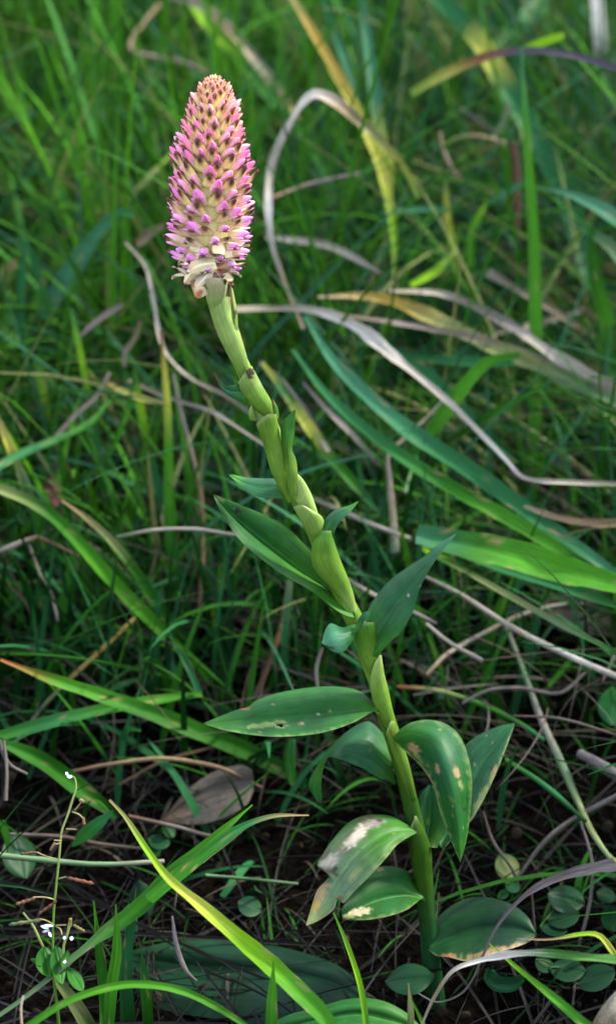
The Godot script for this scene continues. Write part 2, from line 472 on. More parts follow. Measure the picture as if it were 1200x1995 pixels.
func orchid() -> void:
	var base := at(848, 1930, sd(1930))
	base.y = 0.0
	var o := thing("orchid", base, "tall orchid with dense pink and cream flower spike and leafy green stem", "orchid")
	# the stem
	var c := curve2([850, 1960, 846, 1930, 838, 1850, 830, 1767, 822, 1683, 812, 1620, 798, 1560, 784, 1500, 768, 1445, 750, 1392, 738, 1340, 718, 1280, 698, 1225, 672, 1170, 645, 1110, 622, 1050, 594, 990, 566, 940, 545, 880, 520, 815, 492, 755, 462, 690, 436, 625, 420, 580, 412, 535, 408, 500], 110)
	var line := PackedVector3Array()
	for p in c:
		line.append(at(p.x, p.y, sd(p.y)))
	put("stem", tube3(line, [38, 36, 34, 36, 33, 31, 32, 34, 36, 36, 34, 38, 36, 33, 33, 31, 31, 31, 32], "leafdeep>leafdeep>stemdeep>stem>stem>stem>stempale>stempale", base, .06, 20), M.stalk, o)  # the lower tints paint in the deep shade at the stem foot

	# sheaths that clasp the stem, from the spike down: left edge, right edge, colours, marks
	for s in [
		[[471, 742, 444, 692, 422, 646, 406, 596, 399, 570], [491, 740, 480, 690, 465, 640, 455, 612, 449, 578], "stem>stempale>stempale", [[459, 632, 4, 14, -20, "dark", .8], [449, 590, 3, 20, -15, "brown", .7], [415, 640, 12, 6, 20, "tan", .4]], -.002, 0.0, .4, .0],
		[[419, 640, 409, 604, 400, 572, 396, 545], [421, 638, 434, 600, 442, 565, 446, 534], "stempale>stempale>cream", [[438, 548, 5, 7, 0, "dark", 1.0], [441, 585, 3, 20, 8, "brown", .6], [420, 630, 8, 8, 0, "tan", .5]], -.009, .002, -.6, .15],
		[[512, 812, 486, 788, 471, 764, 462, 738], [539, 812, 529, 782, 514, 756, 491, 713], "stem>stem>stempale", [[487, 727, 11, 15, 20, "dark", 1.0], [500, 745, 10, 12, 30, "olive", .5]], -.003, .003, .5, .22],
		[[562, 980, 531, 926, 512, 862, 491, 806], [572, 976, 568, 930, 558, 888, 546, 850, 539, 806], "stem>stem>stem", [[571, 965, 7, 5, 0, "yel", .5]], -.003, .003, .7, .12],
		[[614, 1016, 590, 998, 573, 966, 570, 925], [624, 1014, 608, 966, 592, 936, 577, 920], "stempale>stempale>stempale", [], -.005, .002, -.3, .15],
		[[650, 1108, 612, 1058, 586, 1015, 560, 968], [656, 1104, 640, 1050, 628, 1008, 606, 992], "stem>stem>stempale", [], -.001, .002, .8, .12],
		[[692, 1204, 650, 1152, 611, 1106, 608, 1062, 628, 1034], [696, 1190, 686, 1148, 664, 1092, 650, 1052, 646, 1034], "stempale>stem>stem>leaflight", [], -.008, .002, .0, .2],
		[[740, 1340, 712, 1302, 694, 1262, 682, 1212], [748, 1336, 742, 1292, 739, 1266, 728, 1212], "stem>stem>leaflight", [], -.004, .002, .8, .12],
		[[752, 1424, 728, 1372, 721, 1322, 735, 1276], [772, 1424, 764, 1382, 750, 1320, 743, 1276], "stem>stem>stempale", [], -.005, .002, .6, .12],
		[[794, 1560, 776, 1500, 760, 1455, 744, 1405], [812, 1556, 797, 1490, 782, 1445, 768, 1404], "stemdeep>stem>stem", [[765, 1428, 8, 5, 0, "brown", .6]], -.003, .002, .9, .10],
		[[824, 1830, 808, 1722, 798, 1662, 793, 1620, 798, 1588], [848, 1830, 842, 1722, 840, 1660, 830, 1625, 811, 1590], "leafdeep>stemdeep>stemdeep", [], -.004, .002, .8, .2],  # lowest sheath darkened in colour for the shade down there
	]:
		var y0: float = s[0][1]
		var y1: float = s[0][s[0].size() - 1]
		put("sheath", shell_mesh(s[0], s[1], sd(y0) - .0022, sd(y1) + s[4] - .001, s[2], base, s[3], s[5], s[6], s[7]), M.stalk, o)

	# leaves: name of edge A is the upper one in the photo
	var L := [
		# small curled bract left of the stem
		["leaf", [480, 784, 460, 778, 444, 770, 431, 757, 423, 742, 416, 727], [478, 764, 459, 764, 446, 761, 434, 754, 425, 740, 417, 726], [470, 745, 458, 750, 448, 751, 439, 750, 429, 738, 419, 725], 778, -.006, -.010, .002, -.003, .0, "leaflight>bluish>brown", [], []],
		["leaf", [566, 968, 558, 930, 551, 884, 547, 850, 549, 824, 573, 799], [571, 968, 568, 930, 563, 894, 560, 850, 563, 825, 574, 799], [576, 966, 580, 928, 577, 896, 570, 876, 574, 840, 576, 798], 968, -.010, -.016, .002, .0, -.003, "stem>stem>leaflight>leaflight", [], []],
		["leaf", [560, 956, 545, 935, 512, 932, 480, 930, 446, 923], [562, 961, 542, 950, 508, 947, 478, 941, 446, 924], [565, 968, 540, 971, 505, 968, 477, 955, 446, 925], 960, .0, .010, .006, -.004, .0, "leaflight>leafblue>leafblue>light", [], []],
		["leaf", [627, 1042, 634, 1012, 655, 992, 680, 985, 697, 976], [636, 1044, 645, 1018, 662, 1000, 682, 990, 697, 977], [649, 1048, 656, 1026, 669, 1010, 684, 995, 698, 978], 1045, -.010, -.006, .004, -.004, .0, "leaflight>leafblue>leafblue>light", [], []],
		# small pointed bract tips on the upper stem
		["leaf", [450, 668, 450, 612, 445, 572, 446, 543], [457, 668, 458, 612, 452, 572, 447, 542], [464, 668, 463, 614, 457, 577, 448, 543], 668, -.007, -.009, .0, .001, -.002, "stem>stempale>tan", [[459, 610, 4, 10, 0, "dark", .8]], ["stempale", .3, "brown", .7]],
		["leaf", [534, 815, 531, 795, 529, 776], [538, 815, 536, 795, 530, 775], [543, 815, 542, 796, 531, 776], 815, -.007, -.009, .0, .001, -.001, "stem>leaflight>brown", [], []],
		["leaf", [486, 818, 484, 804, 489, 790], [492, 820, 489, 805, 490, 789], [500, 820, 496, 806, 491, 790], 818, -.007, -.009, .0, .001, -.001, "stem>stempale", [], []],
		# the big upper left leaf, folded along its midrib
		["leaf", [692, 1196, 655, 1120, 607, 1074, 560, 1028, 520, 1005, 480, 988, 440, 972, 415, 963], [692, 1200, 645, 1150, 585, 1110, 535, 1072, 490, 1035, 450, 1000, 416, 964], [693, 1206, 660, 1192, 610, 1154, 540, 1112, 470, 1055, 432, 1000, 416, 966], 1200, -.006, -.004, .008, -.012, .010, "leaflight>leaflight>leaf>leaf", [[461, 993, 12, 8, 30, "dark", 1.0], [461, 993, 7, 4, 30, "hole", 1.0], [428, 972, 12, 5, 30, "olive", .5]], ["leaflight", .3, "leaflight", .5]],
		# the big right leaf
		["leaf", [706, 1222, 716, 1190, 735, 1158, 762, 1128, 795, 1104, 825, 1084, 855, 1060, 888, 1038], [718, 1275, 738, 1230, 762, 1190, 795, 1150, 828, 1108, 858, 1070, 888, 1039], [734, 1282, 755, 1256, 782, 1230, 804, 1192, 816, 1150, 835, 1112, 858, 1078, 889, 1040], 1260, -.006, -.014, .014, -.016, .003, "leaflight>leafblue>leafblue>bluish", [[820, 1143, 5, 3, 0, "tan", .9], [795, 1160, 3, 3, 0, "pale", .6]], ["leaf", .2, "leaflight", .4]],
		# torn leaf bent back over the stem
		["leaf", [705, 1218, 688, 1216, 668, 1222, 645, 1214, 634, 1226, 627, 1252], [700, 1228, 684, 1232, 664, 1236, 648, 1238, 637, 1250, 631, 1256], [692, 1242, 684, 1252, 672, 1268, 655, 1271, 640, 1264, 635, 1258], 1225, -.012, -.024, .008, -.006, -.004, "leaflight>leafblue>bluish>bluish", [[640, 1262, 12, 4, 0, "dark", .8]], []],
		["leaf", [690, 1226, 698, 1206, 708, 1194, 719, 1190], [696, 1228, 703, 1209, 711, 1197, 720, 1191], [702, 1228, 709, 1212, 716, 1202, 721, 1192], 1226, -.014, -.018, .002, -.002, .0, "leaflight>leafblue>bluish", [], []],
		# the level left leaf with the eyed spot
		["leaf", [736, 1386, 727, 1372, 700, 1346, 640, 1337, 560, 1346, 500, 1364, 482, 1378, 470, 1380, 432, 1394, 397, 1409], [740, 1388, 700, 1384, 640, 1390, 560, 1398, 500, 1402, 440, 1407, 397, 1410], [738, 1392, 728, 1386, 690, 1407, 630, 1427, 560, 1435, 500, 1433, 440, 1423, 397, 1411], 1388, -.008, -.030, .020, -.022, .004, "leaflight>leaf>leaf>leaf>leaflight", [[512, 1413, 44, 6, -6, "stempale", .75], [547, 1411, 18, 9, -4, "stempale", .9], [547, 1411, 11, 6, 0, "dark", 1.0], [547, 1411, 7, 4, 0, "hole", 1], [588, 1411, 5, 4, 0, "tan", .8], [620, 1392, 4, 2, 0, "pale", .6], [474, 1377, 14, 6, 10, "rust", .8]], ["leaflight", .3, "stempale", .35]],
		# leaf behind the stem, its tip hanging down on the left
		["leaf", [762, 1470, 756, 1446, 735, 1417, 714, 1405, 677, 1424, 643, 1457, 620, 1488, 601, 1530, 618, 1562], [768, 1500, 748, 1480, 715, 1450, 680, 1446, 650, 1466, 630, 1492, 612, 1530, 622, 1563], [770, 1530, 760, 1522, 739, 1516, 706, 1497, 664, 1480, 639, 1476, 627, 1517, 627, 1563], 1500, .004, -.006, .016, -.012, -.004, "leaflight>leafblue>leafblue>leaflight>leaf", [[720, 1460, 5, 3, 0, "stem", .5]], []],
		# right hand leaf hanging forward, with scorched margin
		["leaf", [764, 1436, 793, 1411, 831, 1402, 868, 1410, 893, 1431, 911, 1470, 919, 1517, 917, 1571, 909, 1633, 897, 1679], [766, 1440, 800, 1428, 838, 1440, 862, 1478, 880, 1530, 890, 1590, 895, 1640, 897, 1680], [768, 1444, 793, 1468, 822, 1497, 843, 1530, 856, 1580, 877, 1634, 896, 1680], 1440, -.012, -.046, .004, .000, -.016, "leaflight>leaf>leafblue>leaf>leaf>leaflight", [[806, 1458, 16, 9, 45, "tan", .85], [812, 1472, 10, 6, 60, "olive", .7], [832, 1512, 22, 5, 58, "tan", .85], [852, 1499, 5, 12, -12, "tan", .8], [889, 1505, 6, 15, -8, "tan", .85], [897, 1528, 5, 14, -18, "olive", .7], [905, 1577, 5, 4, 0, "dark", 1], [880, 1557, 12, 5, 40, "stem", .5]], ["olive", .3, "olive", .6]],
		# leaf behind it on the right
		["leaf", [852, 1640, 872, 1560, 890, 1480, 905, 1453, 935, 1430, 968, 1416, 1001, 1408], [858, 1650, 892, 1580, 915, 1530, 940, 1485, 968, 1450, 1001, 1409], [862, 1655, 914, 1602, 924, 1590, 947, 1547, 970, 1497, 989, 1447, 1002, 1410], 1640, .000, .030, .016, -.010, .004, "leaf>leafblue>leafblue>leafblue", [[935, 1560, 8, 40, 27, "olive", .85], [960, 1506, 5, 20, 20, "tan", .6], [958, 1496, 4, 4, 0, "dark", 1], [925, 1490, 3, 3, 0, "pale", .5]], ["leaf", .2, "olive", .8]],
		# young inner leaf beside the stem
		["leaf", [812, 1645, 806, 1592, 814, 1556, 834, 1528], [830, 1650, 836, 1600, 838, 1560, 838, 1530], [852, 1652, 870, 1602, 864, 1562, 846, 1530], 1645, -.006, .006, .004, .0, .006, "stemdeep>leaf>leafblue", [[834, 1600, 5, 10, 0, "stem", .6]], []],
		# scorched lower left leaf
		["leaf", [812, 1616, 790, 1605, 768, 1592, 739, 1587, 706, 1590, 677, 1604, 647, 1637, 627, 1667, 618, 1688, 644, 1700, 632, 1718, 618, 1734, 606, 1768, 596, 1802], [813, 1618, 770, 1618, 735, 1632, 700, 1658, 672, 1690, 655, 1716, 640, 1745, 620, 1775, 597, 1803], [814, 1621, 777, 1643, 752, 1672, 722, 1705, 689, 1738, 668, 1760, 659, 1750, 650, 1772, 622, 1793, 597, 1804], 1618, -.010, -.055, .016, -.014, -.004, "leaflight>leaflight>sage>sage>olive", [[688, 1630, 54, 18, -48, "umber", .55], [632, 1668, 20, 9, -58, "umber", .9], [712, 1597, 22, 6, -14, "brown", .7], [644, 1697, 20, 7, 30, "dark", .8], [695, 1628, 42, 13, -48, "pale", .9], [728, 1604, 26, 9, -12, "mauve", .85], [640, 1680, 26, 14, -35, "pale", .85], [655, 1672, 26, 7, -60, "mauve", .5], [740, 1598, 6, 5, 0, "dark", .9], [628, 1695, 16, 7, 10, "brown", .9], [622, 1745, 13, 28, 25, "tan", .8], [614, 1765, 9, 18, 25, "gold", .7], [606, 1785, 9, 14, 30, "olive", .8], [690, 1705, 10, 22, 40, "olive", .55], [662, 1752, 9, 7, 0, "brown", .9], [675, 1650, 4, 3, 0, "dark", 1], [655, 1690, 4, 3, 0, "dark", .9], [705, 1655, 4, 3, 0, "dark", .6], [640, 1725, 8, 5, 0, "tan", .7]], ["leaflight", .6, "olive", .5]],
		# leaf below it, half hidden
		["leaf", [826, 1750, 812, 1728, 793, 1697, 765, 1688, 735, 1690, 705, 1712, 680, 1745, 666, 1772], [826, 1752, 795, 1745, 760, 1748, 725, 1758, 695, 1772, 666, 1782], [828, 1756, 822, 1751, 793, 1772, 760, 1784, 727, 1791, 692, 1793, 667, 1792], 1752, -.010, -.038, .014, -.012, .003, "leaflight>leaf>leaf>leafdeep", [[700, 1777, 26, 9, -12, "cream", .75], [680, 1786, 14, 6, 0, "olive", .7], [740, 1692, 10, 4, 0, "tan", .7]], ["leaf", .3, "olive", .4]],
		# low right leaf, darkened in colour for the shade near the soil
		["leaf", [838, 1842, 847, 1796, 877, 1766, 914, 1749, 956, 1749, 997, 1762, 1027, 1786, 1044, 1818], [836, 1846, 880, 1826, 920, 1812, 960, 1806, 1005, 1808, 1045, 1820], [834, 1850, 850, 1862, 870, 1864, 914, 1873, 956, 1860, 997, 1848, 1027, 1836, 1045, 1822], 1846, -.008, -.016, .018, -.022, .004, "leafdeep>leafdeep>murk>leafdeep", [[872, 1862, 10, 4, 0, "rust", .8], [960, 1852, 30, 7, -12, "tan", .6]], ["leafdeep", .2, "tan", .75]],
	]
	for l in L:
		put(l[0], leaf_mesh(l[1], l[2], l[3], sd(l[4]) + l[5], sd(l[4]) + l[6], l[7], l[8], l[9], l[10], base, l[11], l[12]), M.leaf, o)
	flower_spike(o, base)


func ring_shape(nr: int, ns: int, at_ring: Array, colors: Array, bend: float) -> ArrayMesh:
	# a lathed bud along +Y: at_ring holds [y, rx, rz]; colours hold [y, colour]
	var pos := PackedVector3Array()
	var col := PackedColorArray()
	var uv := PackedVector2Array()
	for i in nr:
		var r: Array = at_ring[i]
		for j in ns + 1:
			var an := TAU * (j % ns) / ns
			pos.append(Vector3(cos(an) * r[1], r[0], sin(an) * r[2] + bend * r[0] * r[0]))
			var k: Color = colors[colors.size() - 1][1]
			for c in range(colors.size() - 1):
				if r[0] < colors[c + 1][0]:
					k = colors[c][1].lerp(colors[c + 1][1], clampf((r[0] - colors[c][0]) / (colors[c + 1][0] - colors[c][0]), 0, 1))
					break
			# the underside is paler
			k = k.lerp(Color(.60, .40, .25), .35 * maxf(sin(an), 0) * (1 - r[0]))
			col.append(k)
			uv.append(Vector2(r[0], float(j) / ns))
	return sheet(nr, ns + 1, pos, col, uv, PackedByteArray(), true)


func joined(parts: Array) -> ArrayMesh:
	var st := SurfaceTool.new()
	st.begin(Mesh.PRIMITIVE_TRIANGLES)
	for p in parts:
		st.append_from(p[0], 0, p[1])
	return st.commit()


func flower_mesh(k: float, v: int) -> ArrayMesh:
	# k: 0 at the foot of the spike (open, violet pink) ... 1 at its top (salmon buds)
	var tip := Color(.54, .13, .56).lerp(Color(.62, .10, .32), smoothstep(.0, .55, k)).lerp(Color(.56, .17, .13), smoothstep(.6, 1.0, k))
	var mid := Color(.62, .24, .42).lerp(Color(.60, .18, .25), smoothstep(.0, .5, k)).lerp(Color(.56, .27, .14), smoothstep(.6, 1.0, k))
	var foot := Color(.64, .54, .30).lerp(Color(.60, .50, .20), k)
	if v == 2:
		tip = tip.lerp(Color(.74, .50, .60), .4)
	var cols := [[0.0, foot], [.40, foot], [.62, foot.lerp(mid, .75)], [.82, mid.lerp(tip, .6)], [1.0, tip]]
	var hood := ring_shape(8, 10, [[0, .10, .10], [.12, .21, .20], [.32, .28, .25], [.52, .28, .25], [.70, .235, .21], [.84, .165, .15], [.95, .085, .08], [1.0, .004, .004]], cols, -.10 + .05 * v)
	var parts := [[hood, Transform3D.IDENTITY]]
	# two side lobes, shorter, spread below the hood
	var lobe := ring_shape(6, 7, [[0, .05, .05], [.2, .13, .10], [.45, .15, .11], [.65, .12, .09], [.80, .07, .06], [.88, .003, .003]], cols, -.05)
	for s in [-1, 1]:
		var b := Basis(Vector3(0, 0, 1), -s * (.20 + .08 * v)) * Basis(Vector3(1, 0, 0), .12)
		parts.append([lobe, Transform3D(b, Vector3(s * .07, .02, .13))])
	# the withered lip under the hood
	if k > .12 or v == 1:
		var br := Color(.10, .012, .006)
		var lip := ring_shape(6, 7, [[0, .02, .02], [.10, .09, .05], [.24, .13, .07], [.36, .10, .06], [.44, .05, .04], [.5, .002, .002]], [[0.0, Color(.42, .17, .04)], [.14, Color(.30, .07, .02)], [.26, br], [.5, br]], .1)
		parts.append([lip, Transform3D(Basis(Vector3(1, 0, 0), .05), Vector3(.02 * v - .02, .44, .20))])
	return joined(parts)


func bract_mesh(k: float, v: int) -> ArrayMesh:
	# a cream scale below the flower: wide foot, pointed tip that has withered brown
	var nu := 12
	var nv := 7
	var pos := PackedVector3Array()
	var col := PackedColorArray()
	var uv := PackedVector2Array()
	var body := Color(.68, .60, .38).lerp(Color(.62, .54, .22), smoothstep(.1, .4, k)).lerp(Color(.64, .50, .16), smoothstep(.6, 1.0, k))
	for i in nu:
		var t := float(i) / (nu - 1)
		var w := .34 * pow(sin(PI * clampf(.16 + .84 * t, 0, 1)), .75) * (1 - .25 * t)
		for j in nv:
			var x := 2.0 * j / (nv - 1) - 1.0
			pos.append(Vector3(x * w, t, .30 + .10 * sin(t * 5.0) - .30 * (1 - w) * x * x * .5 - (.28 - .5 * (1.0 - smoothstep(.0, .2, k))) * t * t))
			var c := body * (1.0 + .12 * sin(x * 9.0 + v))
			c = c.lerp(Color(.45, .17, .035), .5 * smoothstep(.45, .68, t + .06 * x * (v - 1)) * (.35 + .65 * smoothstep(.05, .25, k)))
			c = c.lerp(Color(.055, .012, .006), smoothstep(.62, .80, t - .12 * absf(x)) * (1.0 if k > .15 or v != 0 else .4))
			if k < .3:
				c = c.lerp(Color(.10, .025, .012), smoothstep(.82, 1.0, absf(x)) * .45)
			col.append(Color(c.r, c.g, c.b))
			uv.append(Vector2(t, x * .5 + .5))
	return sheet(nu, nv, pos, col, uv)


func flower_spike(o: Node3D, base: Vector3) -> void:
	var lo := at(406, 540, sd(540))
	var hi := at(420, 144, sd(144))
	var a := (hi - lo).normalized()
	var length := lo.distance_to(hi)
	var toward := (EYE - lo)
	toward = (toward - a * toward.dot(a)).normalized()
	var side := toward.cross(a).normalized()
	side = side if side.x > 0 else -side
	var px := px_size(sd(350))
	# outer half width of the spike from foot to top, in steps of a tenth
	var outer := [50.0, 76.0, 88.0, 88.0, 85.0, 81.0, 75.0, 65.0, 52.0, 34.0, 7.0]
	# the fleshy core that carries the flowers
	var n := 30
	var ns := 16
	var pos := PackedVector3Array()
	var col := PackedColorArray()
	var uv := PackedVector2Array()
	for i in n:
		var t := float(i) / (n - 1)
		var r := pick(outer, t) * px * .50 * (1.0 if i < n - 1 else .2)
		for j in ns + 1:
			var an := TAU * (j % ns) / ns
			pos.append(lo + a * t * length + (toward * cos(an) + side * sin(an)) * r * smoothstep(-.1, .08, t) - base)
			var c := Color(.52, .45, .20).lerp(Color(.54, .42, .13), t) * (1 + .2 * noise.get_noise_2d(i * 20, (j % ns) * 30))
			col.append(Color(c.r, c.g, c.b))
			uv.append(Vector2(t * 4, float(j) / ns))
	var spike := put("flower_spike", sheet(n, ns + 1, pos, col, uv, PackedByteArray(), true), M.petal, o)
	var fl := []
	var br := []
	for k in 8:
		var row := []
		var row2 := []
		for v in 3:
			row.append(flower_mesh(k / 7.0, v))
			row2.append(bract_mesh(k / 7.0, v))
		fl.append(row)
		br.append(row2)
	# flowers climb in the golden angle, closer together as the spike narrows
	var t := .045
	var i := 0
	while t < .985 and i < 260:
		var R := pick(outer, t) * px
		var an := i * 2.39996 + .6 + rng.randf_range(-.10, .10)
		var out := toward * cos(an) + side * sin(an)
		var lift := lerpf(-.10, .62, smoothstep(.0, .55, t)) + .75 * smoothstep(.62, 1.0, t) + rng.randf_range(-.09, .09)
		lift += .28 * maxf(0.0, -sin(an)) * (1.0 - t)
		var d := (out + a * lift + side * rng.randf_range(-.10, .10)).normalized()
		var core := R * .42
		var long := (R - core) / maxf(d.dot(out), .55) * rng.randf_range(.94, 1.12)
		var p := lo + a * (t * length) + out * core * .96 - a * long * (.30 * smoothstep(.2, 1.0, t))
		var x := a.cross(d).normalized()
		var z := x.cross(d).normalized()
		var k := clampi(int(t * 7.99 + rng.randf_range(-.4, .4)), 0, 7)
		var fat := long * lerpf(.68, .64, t) * rng.randf_range(.82, 1.15)
		long *= rng.randf_range(.86, 1.12)
		var turned := Basis(d, rng.randf_range(-.25, .25))
		var f := put("flower", fl[k][rng.randi() % 3], M.petal, spike)
		f.transform = Transform3D(turned * Basis(x * fat, d * long, z * fat), p - base)
		# its bract
		var droop := .38 + .35 * (1.0 - smoothstep(.0, .22, t))
		var e := (d - a * droop * lerpf(1.0, .35, t)).normalized()
		var z2 := x.cross(e).normalized()
		var b := put("bract", br[k][rng.randi() % 3], M.petal, spike)
		var bl := long * lerpf(1.02, .98, smoothstep(.0, .35, t)) * rng.randf_range(.85, 1.1)
		b.transform = Transform3D(Basis(x * bl * lerpf(1.5, 1.05, smoothstep(.05, .3, t)), e * bl, z2 * bl * .8), p - a * long * .16 - base)
		t += .00600 * pow(R / (85.0 * px), 1.2) + .0007
		i += 1
	# broad cream bracts bent back between the lowest flowers
	for q in 22:
		var an := q * 2.39996 + .2
		var tt := .005 + .15 * q / 21.0
		var out := toward * cos(an) + side * sin(an)
		var R := pick(outer, tt) * px
		var d := (out * rng.randf_range(.35, .6) - a * .85).normalized()
		var x := a.cross(d).normalized()
		var z := x.cross(d).normalized()
		var b := put("bract", br[0][q % 3], M.petal, spike)
		var bl := R * rng.randf_range(.42, .58)
		b.transform = Transform3D(Basis(x * bl * 1.25, d * bl, z * bl * .6), lo + a * (tt * length + bl * .45) + out * R * .66 - base)
	# withered petals and bracts at the foot of the spike
	for w in [
		[[394, 506, 377, 514, 364, 528, 358, 548], [397, 511, 382, 522, 369, 537, 359, 552], [400, 517, 388, 530, 374, 544, 361, 553], "cream>cream>tan", -.012],
		[[384, 520, 370, 528, 352, 522, 334, 522], [388, 526, 372, 536, 354, 528, 338, 517], [392, 532, 374, 540, 356, 533, 339, 518], "cream>cream>tan", -.012],
		[[406, 545, 392, 544, 379, 545, 370, 548], [407, 557, 393, 560, 381, 562, 374, 561], [405, 573, 398, 577, 388, 581, 380, 578], "cream>cream>cream>rust", -.010],
		[[418, 500, 396, 500, 376, 508, 366, 520], [420, 512, 400, 514, 382, 520, 370, 528], [424, 524, 408, 530, 392, 534, 374, 534], "cream>cream>tan", -.014],
		[[405, 515, 396, 530, 384, 540, 378, 556], [410, 520, 404, 534, 394, 548, 382, 560], [418, 526, 414, 540, 402, 552, 386, 562], "cream>pale>tan", -.011],
		[[410, 516, 424, 512, 438, 514, 449, 520], [412, 524, 426, 522, 438, 522, 450, 523], [416, 530, 428, 533, 440, 532, 449, 527], "cream>rust>brown>brown", -.013],
	]:
		var y: float = w[0][1]
		put("withered_bract", leaf_mesh(w[0], w[1], w[2], sd(y) + w[4], sd(y) + w[4] - .004, .003, .002, -.001, w[3], base, [[388, 574, 9, 12, 20, "rust", 1], [412, 548, 4, 8, 30, "brown", .8]], [], 20, 11, .9, .02), M.petal, spike)


# ---------------------------------------------------------------- broad leaves, weeds and dead leaves

func oval(cx: float, cy: float, long: float, wide: float, deg: float, blunt := .9) -> Array:
	var e := [[], [], []]
	for i in 9:
		var t := i / 8.0
		var w := wide * .5 * pow(sin(PI * clampf(t * .98 + .01, 0, 1)), blunt)
		for s in 3:
			var p := Vector2((t - .5) * long, (s - 1) * w).rotated(deg_to_rad(deg)) + Vector2(cx, cy)
			e[s].append(p.x)
			e[s].append(p.y)
	return e


func broad_leaf(called: String, label: String, category: String, group: String, e: Array, d0: float, d1: float, da: float, db: float, dm: float, colors: String, material: Material, marks := [], rims := []) -> MeshInstance3D:
	var o := at(e[1][0], e[1][1], d0)
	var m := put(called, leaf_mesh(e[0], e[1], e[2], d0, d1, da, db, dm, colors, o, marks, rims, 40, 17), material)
	m.position = o
	tag(m, label, category, group)
	return m


func clover(label: String, leaves: Array, h: float, colors: String) -> void:
	var x: float = leaves[0][0]
	var y: float = leaves[0][1]
	var foot := at(x, y + 30, ground_depth(x, y + 30, 0.0))
	var o := thing("clover_plant", foot, label, "clover", "low round leaved plants on the soil")
	for l in leaves:
		var e := oval(l[0], l[1], l[2], l[3], l[4], .6)
		var d := ground_depth(l[0], l[1], h)
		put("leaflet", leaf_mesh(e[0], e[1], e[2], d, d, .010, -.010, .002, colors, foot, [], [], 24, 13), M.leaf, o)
		var line := PackedVector3Array()
		var tip := at(e[1][0], e[1][1], d)
		for i in 6:
			var t := i / 5.0
			line.append(foot.lerp(tip, t) + Vector3(0, .006 * sin(PI * t), 0))
		put("stalk", tube3(line, [4, 3], "stemdeep>mid", foot, .1, 6), M.stalk, o)


func small_weed() -> void:
	var d := .985
	var foot := at(112, 1990, .99)
	foot.y = maxf(foot.y, 0)
	var o := thing("flowering_weed", foot, "thin upright weed with brown seed pods and tiny bluish white flowers", "weed")
	put("stem", tube_mesh([118, 2030, 112, 1960, 105, 1900, 104, 1820, 106, 1770, 113, 1700, 116, 1670, 121, 1620, 132, 1590, 143, 1555, 149, 1535, 146, 1515, 138, 1510], [8, 6, 5, 4.5, 4.5, 4.5, 4, 4, 3], "stemdeep>stem>stem>olive>olive", d, d, foot), M.stalk, o)
	put("side_stem", tube_mesh([128, 1880, 124, 1850, 133, 1815, 137, 1795], [6, 5, 5], "olive>olive", d - .005, d - .005, foot), M.stalk, o)
	put("side_stem", tube_mesh([94, 1862, 80, 1835, 66, 1805, 46, 1778], [5, 5, 4], "stem>olive>olive", d + .004, d, foot), M.stalk, o)
	# thread like stalks
	for s in [[147, 1578, 160, 1562], [142, 1582, 155, 1587, 162, 1594], [130, 1615, 150, 1616], [120, 1638, 106, 1637], [119, 1643, 106, 1645], [112, 1674, 90, 1668, 72, 1660], [116, 1712, 130, 1708], [108, 1753, 88, 1748, 66, 1748], [106, 1802, 92, 1794, 78, 1790], [110, 1805, 118, 1810, 122, 1822], [110, 1803, 130, 1802]]:
		put("thread_stalk", tube_mesh(s, [3, 2.5], "olive>tan", d, d - .004, foot), M.stalk, o)
	# jointed pods
	for p in [[130, 1710, 184, 1722, 11, "brown>rust>rust"], [70, 1750, 31, 1762, 11, "brown>rust>tan"], [82, 1792, 17, 1802, 12, "olive>olive>sage"], [112, 1755, 74, 1782, 9, "red>rust>brown"], [72, 1660, 40, 1664, 8, "rust>brown"], [108, 1641, 98, 1658, 9, "tan>brown"], [163, 1592, 165, 1608, 9, "tan>rust"], [137, 1806, 138, 1788, 11, "olive>gold"], [143, 1802, 166, 1815, 9, "olive>gold"], [156, 1558, 165, 1563, 10, "cream>tan"]]:
		var from := Vector2(p[0], p[1])
		var to := Vector2(p[2], p[3])
		var pts := []
		for i in 7:
			var q := from.lerp(to, i / 6.0)
			pts.append(q.x)
			pts.append(q.y)
		var w: float = p[4]
		put("seed_pod", tube_mesh(pts, [w * .2, w * .7, w * .45, w * .75, w * .45, w * .75, w * .45, w * .7, w * .1], p[5], d - .004, d - .006, foot, .2), M.dead, o)
	for f in [[88, 1806, 18, 6, 15], [90, 1814, 15, 5, -20], [98, 1820, 12, 5, 65], [95, 1803, 20, 5, 4], [140, 1828, 8, 8, 0], [126, 1827, 7, 7, 0], [126, 1873, 7, 9, 80], [136, 1513, 11, 6, 10], [131, 1507, 7, 5, 60]]:
		var e := oval(f[0], f[1], f[2], f[3], f[4], .7)
		put("petal", leaf_mesh(e[0], e[1], e[2], d - .006, d - .009, .002, -.002, .0, "mauve>blossom>blossom", foot, [], [], 14, 9), M.petal, o)
	for f in [[92, 1874, 60, 44, 80], [116, 1880, 76, 34, 82], [148, 1908, 54, 26, 58], [72, 1874, 26, 10, 30], [128, 1868, 36, 14, 110]]:
		var e := oval(f[0], f[1], f[2], f[3], f[4], .62)
		put("leaf", leaf_mesh(e[0], e[1], e[2], d - .002, d - .012, .006, -.006, .002, "leaf>leaflight", foot, [], [], 26, 15), M.leaf, o)


